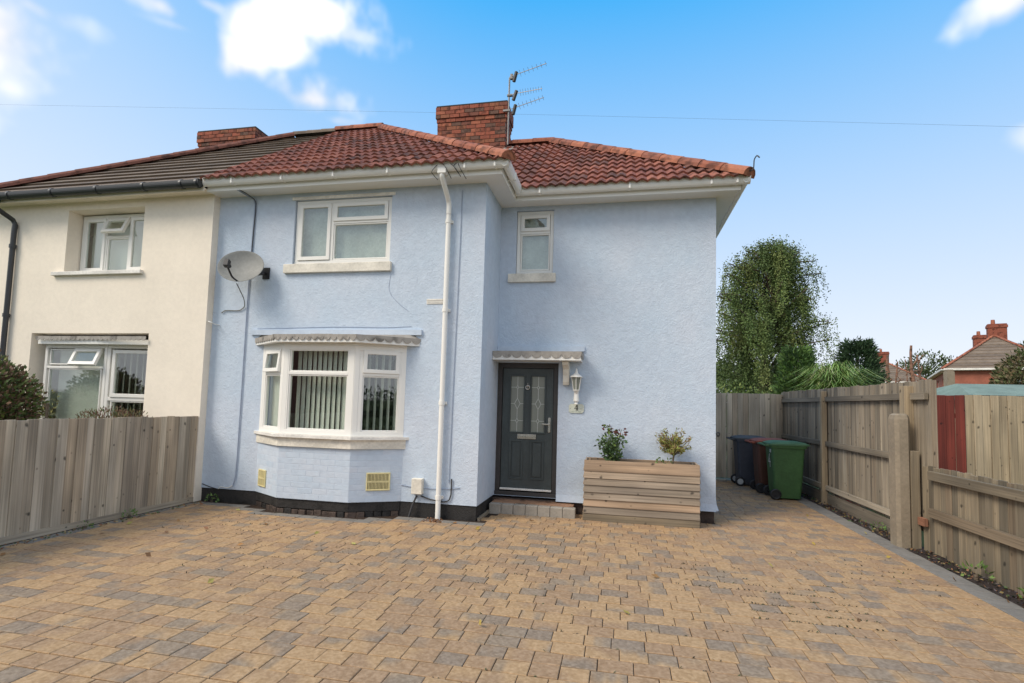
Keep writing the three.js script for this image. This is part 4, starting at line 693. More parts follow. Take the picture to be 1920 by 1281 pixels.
// ---------------------------------------------------------------- planter and its two plants
{
  const p = thing('planter', 'weathered timber planter box against the blue wall', 'planter', [0.304, 0, -7.97]), w = 0.795, d = 0.215, rows = [0, 0.115, 0.215, 0.315, 0.415, 0.515, 0.615, 0.715, 0.86];
  for (let i = 0; i < rows.length - 1; i++) for (const side of ['f', 'l', 'r', 'b']) {
    const y0 = rows[i] + (i ? -0.012 : 0), y1 = rows[i + 1], t = i === 0 ? 0.02 : 0.022, tip = i === 0 ? 0 : 0.016;
    const W2 = side === 'f' || side === 'b' ? w * 2 : d * 2 - 0.05, g = rb(-W2 / 2, W2 / 2, 0, y1 - y0, -t / 2, t / 2, 0.004, 0);
    g.rotateX(tip ? -0.15 : 0);
    if (side === 'b') g.rotateY(Math.PI); if (side === 'l') g.rotateY(-Math.PI / 2); if (side === 'r') g.rotateY(Math.PI / 2);
    g.translate(side === 'l' ? -w - 0.004 : side === 'r' ? w + 0.004 : 0, y0, side === 'f' ? d + (i ? 0.008 : 0) : side === 'b' ? -d : 0);
    mesh('plank', g, i === 0 ? woodDark[0] : pick(woodPlanter), p);
  }
  for (const sx of [-1, 1]) for (const sz of [-1, 1]) mesh('corner_post', bx(sx * (w - 0.045) - 0.025, sx * (w - 0.045) + 0.025, 0.02, 0.85, sz * (d - 0.05) - 0.025, sz * (d - 0.05) + 0.025, 1), pick(woodPlanter), p);
  const s = new THREE.PlaneGeometry(2 * w - 0.06, 2 * d - 0.06, 20, 8); s.rotateX(-Math.PI / 2); s.translate(0, 0.78, 0); mesh('compost', uvm(s), mat.soil, p);
  // rose
  const r = thing('rose_bush', 'leafy rose with dark red new leaves in the planter', 'plant', [-0.08, 0.78, -7.97]), L = new Leaves(), st = [];
  for (let k = 0; k < 9; k++) {
    const a = R(0, 6.28), lean = R(0.04, 0.2), hgt = k < 3 ? R(0.5, 0.62) : R(0.3, 0.45), pts = []; for (let i = 0; i <= 4; i++) pts.push([Math.cos(a) * lean * i / 4 + R(-0.01, 0.01), hgt * i / 4, Math.sin(a) * lean * 0.6 * i / 4]);
    st.push(tube(pts, 0.005, 5)); const c = new THREE.CatmullRomCurve3(pts.map((q) => V(...q)));
    for (let i = 0; i < 75; i++) { const t = R(0.12, 1), q = c.getPoint(t), out = V(R(-1, 1), R(-0.3, 0.6), R(-1, 1)).normalize(); q.addScaledVector(out, R(0.02, 0.09)); const top = q.y > 0.43 && k < 2; L.leaf(q, out.add(V(0, R(-0.4, 0.2), 0)), R(0.04, 0.065), R(0.03, 0.046), shade(top ? [0.13, 0.045, 0.04] : k === 2 ? [0.16, 0.24, 0.05] : [0.075, 0.13, 0.045])); }
  }
  mesh('stems', st, M([70, 84, 52], { map: null }), r); L.build('foliage', r);
  const q = thing('small_shrub', 'yellow green round headed shrub in the planter', 'plant', [0.76, 0.78, -7.97]), L2 = new Leaves(), st2 = [tube([[0, -0.02, 0], [0.0, 0.1, 0], [0.01, 0.19, 0]], 0.014, 7)];
  for (let k = 0; k < 26; k++) {
    const a = R(0, 6.28), o = R(0.05, 0.24), h = R(0.3, 0.56) - o * 0.3, e = V(Math.cos(a) * o, h, Math.sin(a) * o * 0.7); st2.push(tube([[0.01, 0.17, 0], [e.x * 0.45, 0.2 + (h - 0.2) * 0.4, e.z * 0.45], [e.x, e.y, e.z]], 0.004, 4));
    for (let i = 0; i < 60; i++) { const t = R(0.4, 1.08), p0 = V(0.01, 0.17, 0).lerp(e, t).add(ball().multiplyScalar(0.04)); L2.leaf(p0, V(R(-0.8, 0.8) + e.x * 2, R(0.0, 1), R(-0.8, 0.8)), R(0.035, 0.06), R(0.011, 0.019), shade(pick([[0.30, 0.30, 0.06], [0.22, 0.27, 0.06], [0.34, 0.27, 0.10], [0.28, 0.17, 0.08]]))); }
  }
  for (let i = 0; i < 60; i++) L2.leaf(V(R(-0.25, 0.0), R(0, 0.13), R(-0.1, 0.12)), V(R(-1, 1), R(0, 1), R(-1, 1)), 0.04, 0.025, shade([0.14, 0.22, 0.06]));
  mesh('stems', st2, mat.bark, q); L2.build('foliage', q);
}

// ---------------------------------------------------------------- fences, gate, posts
function boards(parent, n, fn) { for (let i = 0; i < n; i++) { const b = fn(i); mesh('board', b[0], b[1], parent); } }
{
  // left fence, boards facing the drive
  const f = thing('low_fence', 'low weathered board fence beside the cream house', 'fence', [-6.41, 0, -4.6]);
  for (let z = -2.58, k = 0; z < 2.6; k++) { const w = R(0.098, 0.125), g = rb(-0.009, 0.009, 0.05 + R(-0.006, 0.006), 1.315 + R(-0.01, 0.006), 0, w - 0.003, 0.004, 1); g.rotateY(R(-0.07, 0.01)); g.translate((k % 2) * 0.013, 0, z); mesh('board', g, pick(woodLeft), f); z += w - 0.004; }
  mesh('base_rail', bx(-0.01, 0.03, 0.0, 0.075, -2.58, 2.6, 2), woodLeft[1], f);
  for (const y of [0.3, 1.05]) mesh('rail', bx(-0.06, -0.025, y, y + 0.08, -2.58, 2.6, 2), woodLeft[1], f);
  for (const z of [-2.4, -0.6, 1.2]) mesh('post', bx(-0.15, -0.062, -0.05, 1.25, z, z + 0.09, 1), woodLeft[3], f);
}
{
  const f = thing('tall_fence', 'tall weathered board fence running past the bins', 'fence', [3.66, 0, -10.3]);
  for (let z = -3.05, k = 0; z < 3.02; k++) { const w = R(0.085, 0.105), g = rb(-0.007, 0.007, 0.2 + R(-0.01, 0.01), 2.07 + R(-0.012, 0.01), 0, w, 0.003, 1); g.rotateY(0.05); g.translate(0.035 + (k % 2) * 0.008, 0, z); mesh('board', g, pick(woodRight), f); z += w - 0.012; }
  for (const y of [0.245, 1.03, 1.83]) { mesh('rail', rb(-0.025, 0.02, y, y + 0.085, -3.05, -0.31, 0.004, 2), pick(woodRight), f); mesh('rail', rb(-0.025, 0.02, y, y + 0.085, -0.24, 2.49, 0.004, 2), pick(woodRight), f); }
  mesh('rail', rb(-0.025, 0.02, 1.83, 1.915, 2.65, 2.98, 0.004, 2), woodRight[1], f);
  mesh('gravel_board', bx(0.0, 0.03, -0.05, 0.19, -3.05, 2.6, 2), woodRight[3], f);
  mesh('post', rb(-0.075, 0.015, -0.05, 2.02, -0.32, -0.23, 0.006, 1), woodPale[1], f);
  mesh('post', rb(-0.075, 0.03, -0.05, 2.01, 2.5, 2.63, 0.006, 1), woodPale[1], f);
  mesh('gate_post', rb(-0.08, 0.015, -0.05, 2.0, -2.96, -2.87, 0.006, 1), woodRight[0], f);
  const c = thing('concrete_post', 'chamfered concrete post at the end of the tall fence', 'post', [3.49, 0, -7.6]);
  const s = new THREE.Shape([[-0.085, -0.06], [-0.05, -0.1], [0.05, -0.1], [0.085, -0.06], [0.085, 0.1], [-0.085, 0.1]].map((q) => new THREE.Vector2(...q)));
  const g = new THREE.ExtrudeGeometry(s, { depth: 1.6, bevelEnabled: true, bevelSize: 0.035, bevelOffset: -0.035, bevelThickness: 0.07, bevelSegments: 2 }); g.rotateX(-Math.PI / 2); g.translate(0, -0.02, 0); mesh('shaft', uvm(g), mat.concrete, c);
  const l = thing('plank_fence', 'low weathered board fence with two wide rails near the slate strip', 'fence', [3.66, 0, -4.85]);
  for (let z = -2.63, k = 0; z < 2.9; k++) { const w = R(0.1, 0.135), q = rb(-0.008, 0.008, 0.0 + R(-0.01, 0.01), 1.02 + R(-0.012, 0.012), 0, w - 0.002, 0.004, 1); q.rotateY(0.03); q.translate(0.02 + (k % 2) * 0.009, 0, z); mesh('board', q, pick(woodDark), l); z += w - 0.006; }
  for (const y of [0.87, 0.43]) mesh('rail', rb(-0.04, 0.006, y, y + 0.105, -2.42, 2.9, 0.005, 2), pick(woodDark), l);
  mesh('post', rb(-0.1, -0.005, -0.05, 1.19, -2.73, -2.64, 0.006, 1), woodDark[0], l);
  mesh('post', rb(-0.12, -0.042, -0.05, 1.1, 1.6, 1.69, 0.006, 1), woodDark[0], l);
  mesh('rail_stub', bx(-0.05, 0.0, 0.3, 0.39, -2.63, -2.5, 2), M([168, 122, 100], { map: T.wood }), l);
}
{
  const gt = thing('side_gate', 'pale boarded gate closing the passage behind the bins', 'gate', [1.4, 0, -13.2]);
  for (let x = 0.0, k = 0; x < 2.16; k++) { const w = 0.118, g = rb(0, w - 0.004, 0.05, 2.02 + R(-0.008, 0.008), -0.01, 0.01, 0.004, 1); g.translate(x, 0, (k % 2) * 0.006 + (x > 0.95 ? 0.03 : 0)); mesh('board', g, pick(woodLeft), gt); x += w; }
  for (const y of [0.3, 1.0, 1.7]) mesh('rail', bx(0, 2.16, y, y + 0.09, -0.06, -0.012, 0), woodRight[0], gt);
  mesh('latch', [new THREE.TorusGeometry(0.035, 0.012, 6, 14).translate(0.87, 1.06, 0.03)].map((g) => uvm(g)), mat.alu, gt);
}
{
  const a = thing('red_fence', 'dark red stained board fence beyond the low fence', 'fence', [3.78, 0, -10.5]);
  for (let i = 0; i < 14; i++) mesh('board', rb(i * 0.146, i * 0.146 + 0.142, 0, 1.99 + R(-0.008, 0.008), (i % 2) * 0.01 - 0.01, (i % 2) * 0.01 + 0.006, 0.004, 1), pick(woodRed), a);
  mesh('rail', bx(0, 2.04, 1.6, 1.68, -0.06, -0.012, 0), woodRed[0], a);
  const b = thing('pale_fence', 'pale new board fence in front of the green roofed shed', 'fence', [5.83, 0, -10.5]);
  for (let i = 0; i < 34; i++) mesh('board', rb(i * 0.125, i * 0.125 + 0.121, 0, 2.0 + R(-0.006, 0.006), (i % 2) * 0.012 - 0.01, (i % 2) * 0.012 + 0.006, 0.004, 1), pick(woodPale), b);
  mesh('rail', bx(0, 4.25, 1.6, 1.68, -0.06, -0.012, 0), woodPale[0], b);
  const s = thing('garden_shed', 'shed with pale green felt roof behind the pale fence', 'shed', [6.35, 0, -11.2]);
  mesh('wall', bx(0.1, 4.3, 0, 2.0, -2.4, -0.1), woodPale[1], s);
  mesh('roof', [poly([-0.05, 2.03, 0.02], [4.5, 2.03, 0.02], [4.5, 2.3, -1.3], [0.45, 2.3, -1.3]), poly([-0.05, 2.03, -2.6], [-0.05, 2.03, 0.02], [0.45, 2.3, -1.3]), poly([4.5, 2.03, -2.6], [-0.05, 2.03, -2.6], [0.45, 2.3, -1.3], [4.5, 2.3, -1.3])], mat.felt, s);
  mesh('fascia', [bx(-0.04, 4.49, 1.94, 2.028, -0.01, 0.012), bx(-0.045, -0.025, 1.94, 2.028, -2.58, -0.011)], M([120, 116, 108], { map: T.mottle }), s);
}

// ---------------------------------------------------------------- wheelie bins
async function bin(label, [x, z], c, lidC, num) {
  const o = thing('wheelie_bin', label, 'bin', [x, 0, z], 'wheelie bins in a row along the fence');
  const m = M(c, { map: T.mottle, rough: 0.5 }), ml = M(lidC, { map: T.mottle, rough: 0.8 });
  // tapered body, back (wheels, handle) towards -x
  const sec = (y, x0, x1, hz) => { const r = 0.05, pts = []; for (const [cx, cz, a0] of [[x1 - r, hz - r, 0], [x0 + r, hz - r, 1], [x0 + r, -hz + r, 2], [x1 - r, -hz + r, 3]]) for (let i = 0; i <= 3; i++) { const a = (a0 + i / 3) * Math.PI / 2; pts.push(V(cx + r * Math.cos(a), y, cz + r * Math.sin(a))); } return pts; };
  const loft = (secs, cap) => { const P = []; const tri = (a, b, d) => P.push(a.x, a.y, a.z, b.x, b.y, b.z, d.x, d.y, d.z); for (let k = 0; k < secs.length - 1; k++) for (let i = 0; i < 16; i++) { const j = (i + 1) % 16; tri(secs[k][i], secs[k + 1][i], secs[k][j]); tri(secs[k][j], secs[k + 1][i], secs[k + 1][j]); } for (const [s, f] of [[secs[0], 1], [secs[secs.length - 1], 0]]) for (let i = 1; i < 15; i++) f ? tri(s[0], s[i], s[i + 1]) : tri(s[0], s[i + 1], s[i]); const g = new THREE.BufferGeometry(); g.setAttribute('position', new THREE.Float32BufferAttribute(P, 3)); g.computeVertexNormals(); return uvm(g); };
  mesh('body', [loft([sec(0.03, 0.06, 0.51, 0.2), sec(0.25, 0.04, 0.53, 0.215), sec(0.95, 0.0, 0.575, 0.245)]), loft([sec(0.951, -0.03, 0.605, 0.27), sec(1.0, -0.035, 0.61, 0.275)])], m, o);
  mesh('lid', [loft([sec(1.002, -0.05, 0.635, 0.285), sec(1.03, -0.05, 0.635, 0.285), sec(1.06, 0.02, 0.58, 0.24), sec(1.075, 0.12, 0.5, 0.18)]), rb(0.6, 0.67, 1.0, 1.025, -0.2, 0.2, 0.008)], ml, o);
  mesh('handle', [tube([[-0.02, 0.97, -0.2], [-0.13, 1.0, -0.2], [-0.14, 1.005, 0], [-0.13, 1.0, 0.2], [-0.02, 0.97, 0.2]], 0.016, 8, 40), rb(-0.11, -0.03, 0.985, 1.02, -0.24, -0.2, 0.006), rb(-0.11, -0.03, 0.985, 1.02, 0.2, 0.24, 0.006)], ml, o);
  for (const s of [-1, 1]) { const w = part('wheel', o); mesh('tyre', uvm(new THREE.TorusGeometry(0.078, 0.024, 8, 24).translate(0.06, 0.1, s * 0.245)), mat.darkPlastic, w); const hub = new THREE.CylinderGeometry(0.062, 0.062, 0.03, 18); hub.rotateX(Math.PI / 2); hub.translate(0.06, 0.1, s * 0.245); const cap = new THREE.CylinderGeometry(0.022, 0.022, 0.046, 12); cap.rotateX(Math.PI / 2); cap.translate(0.06, 0.1, s * 0.245); mesh('hub', [uvm(hub), uvm(cap)], num === 0 ? M([190, 192, 192], { map: null, rough: 0.4 }) : mat.darkPlastic, w); }
  mesh('axle', cyl(0.012, 0.012, 0.48, 0, 0, 0, 8).rotateX(Math.PI / 2).translate(0.06, 0.1, 0), mat.darkPlastic, o);
  if (num === 4) {
    const paint = M([226, 228, 220], { map: null, rough: 0.7 }), g = [];
    const st = (x0, y0, x1, y1, w) => { const q = new THREE.BoxGeometry(Math.hypot(x1 - x0, y1 - y0), w, 0.002); q.rotateZ(Math.atan2(y1 - y0, x1 - x0)); q.translate((x0 + x1) / 2, (y0 + y1) / 2, 0); g.push(uvm(q)); };
    st(0.03, 0.17, -0.07, 0.02, 0.022); st(-0.075, 0.02, 0.07, 0.02, 0.022); st(0.025, 0.09, 0.025, -0.08, 0.022);
    const t = join(g); t.rotateY(-Math.PI / 2); t.rotateZ(0.05); t.translate(0.006, 0.66, 0.06); mesh('painted_numeral', t, paint, o);
    mesh('sticker', bx(-0.004, 0.0, 0.86, 0.92, 0.1, 0.17), paint, o);
  }
}
await bin('green wheelie bin with a painted 4 on its side', [2.78, -10.9], [74, 114, 66], [92, 128, 92], 4);
await bin('brown wheelie bin with red brown lid between the green and grey bins', [2.70, -11.62], [96, 60, 46], [158, 88, 70], 1);
await bin('dark grey wheelie bin with a pale wheel hub beside the gate', [2.5, -12.5], [70, 74, 84], [88, 91, 94], 0);

// ---------------------------------------------------------------- small stuff on the ground
{
  const L = [[-5.6, -6.0], [-5.2, -5.4], [-4.9, -5.7], [-5.9, -5.2], [-5.85, -6.6], [-4.1, -5.2], [-3.6, -5.9], [-2.9, -5.6], [-4.4, -6.1], [-5.95, -4.2], [-1.8, -6.7], [-2.6, -6.2], [0.4, -5.4], [1.6, -6.1], [2.4, -7.3], [1.9, -4.8], [3.0, -6.9], [2.9, -9.2], [3.3, -8.1], [1.2, -7.7], [-1.2, -7.4], [-0.4, -6.6], [0.1, -4.4], [-1.0, -3.9], [-3.5, -4.1], [2.7, -5.9], [-5.7, -7.0], [-6.1, -6.9], [-5.3, -6.75], [-2.2, -7.0], [-2.35, -6.98], [-2.5, -6.95], [3.3, -6.2], [3.4, -5.6], [-4.6, -4.6], [-6.0, -5.6]];
  for (const [x, z] of L) { const q = new Leaves(); const n = 1; q.leaf(V(0, 0.006, 0), V(R(-1, 1), R(0.05, 0.3), R(-1, 1)), R(0.05, 0.09), R(0.035, 0.06), shade(pick([[0.42, 0.30, 0.06], [0.30, 0.15, 0.05], [0.40, 0.34, 0.09], [0.22, 0.11, 0.05]])), 0.6); const m = q.build(numbered('fallen_leaf'), scene); m.position.set(x, 0.002, z); m.userData = { label: 'small curled fallen leaf lying on the block paving', category: 'leaf', group: 'fallen leaves scattered on the driveway' }; }
  const lit = new Leaves();
  for (let i = 0; i < 1500; i++) { const z = -R(2.5, 13), x = 3.6 + R(-0.14, 0.1); lit.leaf(V(x, 0.004, z), V(R(-1, 1), R(0, 0.35), R(-1, 1)), R(0.02, 0.06), R(0.012, 0.03), shade(pick([[0.07, 0.055, 0.06], [0.06, 0.05, 0.055], [0.2, 0.1, 0.05], [0.1, 0.08, 0.07], [0.3, 0.22, 0.1], [0.07, 0.12, 0.04]]), 0.3)); }
  for (let i = 0; i < 260; i++) { const z = -R(3.2, 7.15); lit.leaf(V(-6.33 + Math.abs(R(-0.14, 0.14)), 0.004, z), V(R(-1, 1), R(0, 0.35), R(-1, 1)), R(0.02, 0.05), R(0.012, 0.03), shade(pick([[0.2, 0.1, 0.05], [0.3, 0.22, 0.1], [0.07, 0.12, 0.04]]), 0.3)); }
  for (let i = 0; i < 160; i++) { const t = rnd() ** 2; lit.leaf(V(-2.47 + R(-0.22, 0.2) * t, 0.004, -7.05 + R(-0.1, 0.12)), V(R(-1, 1), R(0, 0.35), R(-1, 1)), R(0.02, 0.045), R(0.01, 0.025), shade([0.24, 0.12, 0.06], 0.3)); }
  { const moss = new Leaves(); for (const [px, pz, r, n] of [[1.55, -5.0, 0.5, 420], [0.9, -5.6, 0.4, 160], [-1.0, -5.0, 0.5, 120], [-3.3, -5.0, 0.8, 260], [-4.8, -6.2, 0.7, 300], [2.4, -6.2, 0.7, 200], [0, -4.0, 1.2, 160]]) for (let i = 0; i < n * 0.6; i++) { const x = px + R(-r, r), z = -0.95 - 0.167 * Math.round((-(pz + R(-r, r)) - 0.95) / 0.167); moss.leaf(V(x, -0.003, z + R(-0.004, 0.004)), V(R(-1, 1), R(0.1, 0.5), R(-0.3, 0.3)), R(0.012, 0.03), R(0.008, 0.014), shade(pick([[0.07, 0.06, 0.035], [0.06, 0.075, 0.03], [0.09, 0.07, 0.045]]), 0.3)); } const mm = moss.build('joint_moss', scene); mm.userData = { kind: 'stuff', label: 'dark moss and dirt growing in the paving joints', category: 'moss' }; }
  const m = lit.build('leaf_litter', scene); m.userData = { kind: 'stuff', label: 'dead leaves and slate chips along the fence bottoms', category: 'leaf litter' };
  for (const [x, z, s] of [[-6.1, -7.12, 0.08], [3.55, -6.3, 0.1], [3.58, -5.5, 0.12], [3.56, -8.4, 0.08], [-6.28, -5.9, 0.07], [-6.27, -5.3, 0.06]]) bush('weed', 'tiny green weed rooted at the edge of the paving', 'weed', [x, 0, z], [[0, s * 0.5, 0, s]], 60, s * 0.5, [[0.09, 0.17, 0.04], [0.13, 0.2, 0.05]], { group: 'weeds at the paving edges' });
}
// overhead wire
solo('overhead_wire', (() => { const a = onZ(-60, 195, -15), b = onZ(960, 214, -15), c = onZ(2000, 240, -15); return tube([[a.x, a.y, a.z], [b.x, b.y, b.z], [c.x, c.y, c.z]], 0.0022, 5, 40); })(), mat.cable, 'thin overhead telephone wire crossing the sky behind the chimney', 'wire');

// ---------------------------------------------------------------- trees and shrubs
{
  // weeping birch
  const o = thing('birch_tree', 'large weeping birch tree behind the fence beside the blue house', 'tree', [6.75, 0, -28]);
  const L = new Leaves(), st = [tube([[0, -0.2, 0], [0.15, 2.5, 0], [0.3, 5, 0.1], [0.6, 6.6, 0], [0.9, 7.6, 0]], 0.12, 8)];
  const env = (y) => y > 8.4 ? 2.5 * Math.pow(clamp((10.3 - y) / 1.9), 0.4) : y > 5.5 ? mix(3.2, 2.5, (y - 5.5) / 2.9) : mix(2.6, 3.2, clamp((y - 2) / 3.5));
  const greens = [[0.14, 0.19, 0.05], [0.11, 0.165, 0.045], [0.17, 0.205, 0.06], [0.085, 0.13, 0.035]];
  const strand = (p, len, c0, out) => { const dr = V(out.x * 0.14 + 0.04, -1, out.z * 0.14), q = p.clone(); for (let d = 0; d < len; d += 0.03) { q.addScaledVector(dr, 0.03); dr.x += R(-0.04, 0.04); L.leaf(q.clone().add(ball().multiplyScalar(0.1)), V(R(-0.8, 0.8), R(-1, 0.2), R(-0.8, 0.8)), R(0.07, 0.11), R(0.045, 0.07), shade(c0, 0.2)); } };
  for (let k = 0; k < 150; k++) {
    const y0 = 1.8 + 6.6 * Math.pow(rnd(), 0.8), a = k * 2.39996 + R(-0.4, 0.4), y1 = Math.min(9.75, y0 + R(0.8, 2.8)), rr = env(y1) * R(0.35, 1.02), e = V(0.05 * y1 + Math.cos(a) * rr, y1, Math.sin(a) * rr * 0.8), s0 = V(0.08 * y0, y0, 0), m = s0.clone().lerp(e, 0.55).add(V(0, 0.45, 0)), c = new THREE.CatmullRomCurve3([s0, m, e]), out = V(Math.cos(a), 0, Math.sin(a)), c0 = pick(greens);
    st.push(uvm(new THREE.TubeGeometry(c, 6, 0.028, 4)));
    for (let i = 0; i < 13; i++) { const t = R(0.4, 1), p = c.getPoint(t).add(ball().multiplyScalar(0.22)); strand(p.add(V(0, 0.15, 0)), R(0.4, 1.0) * (t > 0.8 ? 2.0 : 1.3), c0, out); }
    for (let i = 0; i < 90; i++) { const p = c.getPoint(R(0.55, 1)).add(V(R(-0.35, 0.35), R(-0.1, 0.4), R(-0.35, 0.35))); L.leaf(p, V(R(-1, 1), R(-0.6, 1), R(-1, 1)), R(0.07, 0.11), R(0.045, 0.07), shade(c0, 0.2)); }
  }
  for (const [x, y, z, r] of [[0.3, 4.2, 0.2, 1.5], [-0.9, 3.2, 0.4, 1.5], [1.3, 3.0, 0, 1.2], [-1.9, 4.2, 0, 1.3], [0.2, 2.2, 0.3, 1.6], [-2.0, 2.3, 0.2, 1.4]]) for (let i = 0; i < 42 * r * r; i++) { const b = ball(); strand(V(x + b.x * r, y + b.y * r + 0.3, z + b.z * r), R(0.4, 1.4), greens[3], b); }
  mesh('trunk', st, mat.bark, o); L.build('crown', o);
}
function conifer(label, [x, z], h, r, n, cols, group) {
  const o = thing('conifer', label, 'tree', [x, 0, z], group), L = new Leaves();
  for (let k = 0; k < n; k++) { const t = Math.pow(rnd(), 0.8), y = h * (0.1 + 0.9 * t), rr = r * Math.pow(1 - t * 0.93, 0.6) * R(0.55, 1.08), a = rnd() * 6.28, base = V(Math.cos(a) * rr * 0.75, y - 0.15, Math.sin(a) * rr * 0.75), d = V(Math.cos(a) * 0.8, R(0.3, 1.1), Math.sin(a) * 0.8).normalize(), c = shade(pick(cols), 0.35); for (let i = 0; i < 7; i++) L.leaf(base.clone().addScaledVector(d, i * 0.05).add(ball().multiplyScalar(0.07)), d.clone().add(ball().multiplyScalar(0.6)), R(0.10, 0.18), R(0.03, 0.055), c); }
  mesh('trunk', cyl(0.04, 0.14, h * 0.9, 0, h * 0.45, 0, 8), mat.bark, o); L.build('crown', o);
}
conifer('dark clipped conifer standing under the birch', [5.9, -19.5], 3.75, 1.05, 1600, [[0.07, 0.14, 0.03], [0.1, 0.18, 0.035], [0.05, 0.1, 0.03]]);
conifer('dark feathery conifer behind the arching grass', [8.35, -21], 4.15, 1.35, 2000, [[0.03, 0.065, 0.025], [0.04, 0.08, 0.03]]);
{
  const o = thing('ornamental_grass', 'bright green arching grass clump above the tall fence', 'grass', [6.65, 0, -18.5]), P = [], C = [];
  for (let k = 0; k < 1300; k++) {
    const a = rnd() * 6.28, out = R(0.25, 1.75), h = R(2.7, 3.4) - out * 0.25, w = R(0.02, 0.035), c = shade(pick([[0.15, 0.25, 0.05], [0.22, 0.32, 0.08], [0.11, 0.2, 0.04], [0.26, 0.28, 0.12]]), 0.2); let prev = null;
    const bxp = R(-0.35, 0.35), bzp = R(-0.3, 0.3);
    for (let i = 0; i <= 6; i++) { const t = i / 6, rr = out * t * t, y = h * Math.sin(t * 1.95) / Math.sin(1.571) , x = bxp + Math.cos(a) * rr, z = bzp + Math.sin(a) * rr, ww = w * (1 - t * 0.85); const l = [x - Math.sin(a) * ww, y, z + Math.cos(a) * ww], r = [x + Math.sin(a) * ww, y, z - Math.cos(a) * ww]; if (prev) { P.push(...prev[0], ...prev[1], ...r, ...prev[0], ...r, ...l); for (let q = 0; q < 6; q++) C.push(...c); } prev = [l, r]; }
  }
  const g = new THREE.BufferGeometry(); g.setAttribute('position', new THREE.Float32BufferAttribute(P, 3)); g.setAttribute('color', new THREE.Float32BufferAttribute(C, 3)); g.computeVertexNormals(); mesh('blades', g, mat.leaf, o);
  mesh('crown_base', uvm(new THREE.SphereGeometry(0.4, 10, 8).scale(1, 0.5, 1)), mat.bark, o);
}
bush('garden_shrub', 'small yellow green shrub behind the gate beside the house corner', 'shrub', [3.35, 0, -17], [[0, 1.5, 0, 0.9], [0.9, 1.6, 0.2, 0.6], [-0.8, 1.7, 0, 0.8], [0, 0.8, 0, 1]], 2600, 0.1, [[0.12, 0.18, 0.04], [0.16, 0.2, 0.05], [0.09, 0.14, 0.04]]);
bush('brown_shrub', 'loose brown green shrub in front of the far brick house', 'shrub', [19.3, 0, -29], [[0, 3.2, 0, 1.6], [1.6, 3.9, 0, 1.7], [3.2, 3.6, 0, 1.8], [-0.9, 2.6, 0.3, 1.2], [1, 2, 0.5, 1.9], [3.5, 2, 0, 1.9]], 26000, 0.2, [[0.12, 0.13, 0.05], [0.15, 0.12, 0.06], [0.09, 0.12, 0.04], [0.17, 0.13, 0.07]]);
bush('clipped_bush', 'rounded clipped bush with browned patches behind the low fence', 'bush', [-9.12, 0, -6.05], [[0, 1.3, 0, 0.62, 0.7], [-0.35, 1.4, 0.0, 0.66, 0.75], [0.05, 0.75, 0, 0.62], [-0.7, 1.1, 0.1, 0.7]], 20000, 0.07, [[0.09, 0.13, 0.03], [0.12, 0.15, 0.035], [0.15, 0.085, 0.05], [0.12, 0.07, 0.04], [0.07, 0.1, 0.03]], { wide: 0.6 });
bush('heather', 'low heather showing just over the fence top by the cream house', 'shrub', [-7.45, 0, -6.55], [[0, 1.1, 0, 0.3, 0.28], [0.35, 1.1, 0, 0.28, 0.26], [-0.35, 1.08, 0, 0.25], [0, 0.6, 0, 0.5]], 5000, 0.05, [[0.2, 0.1, 0.07], [0.14, 0.15, 0.05], [0.17, 0.12, 0.06]], { lift: 0.8, wide: 0.3 });
bush('yellow_sprig', 'thin yellow sprig of a plant beside the clipped bush', 'plant', [-8.3, 0, -6.3], [[0, 1.45, 0, 0.1, 0.2], [0, 1.2, 0, 0.08, 0.2]], 90, 0.06, [[0.26, 0.25, 0.08], [0.2, 0.2, 0.08]], { wide: 0.25, lift: 0.5 });
// bare pollarded trunks
{
  for (const [px, top, w, d] of [[1667, 666, 0.17, -24], [1682, 678, 0.09, -25], [1711, 648, 0.16, -24.5], [1724, 670, 0.1, -25], [1697, 674, 0.06, -26]]) { const p = onZ(px, top, d), o = thing('bare_trunk', 'bare pollarded trunk standing beyond the tall fence', 'tree', [p.x, 0, d], 'bare trunks beyond the fence'); const tg = new THREE.CylinderGeometry(w * 0.28, w * 0.75, p.y, 8, 16); { const q = tg.attributes.position, ox = R(0, 9); for (let i = 0; i < q.count; i++) { const y = q.getY(i), k = 1 + 0.35 * (vnoise(y * 4 + ox, q.getX(i) * 9, 999, 999, 7) - 0.5); q.setX(i, q.getX(i) * k + 0.07 * Math.sin(y * 1.7 + ox)); q.setZ(i, q.getZ(i) * k); } } tg.translate(0, p.y / 2, 0); tg.computeVertexNormals(); const st = [uvm(tg)]; for (let k = 0; k < 4; k++) { const y = p.y * R(0.55, 0.97); st.push(tube([[0, y - 0.1, 0], [R(-0.12, 0.12), y + 0.1, R(-0.1, 0.1)], [R(-0.22, 0.22), y + R(0.15, 0.4), R(-0.1, 0.1)]], w * 0.22, 5)); } mesh('trunk', st, M([150, 112, 92], { map: T.stain, bump: T.grain, bs: 0.02 }), o); }
}

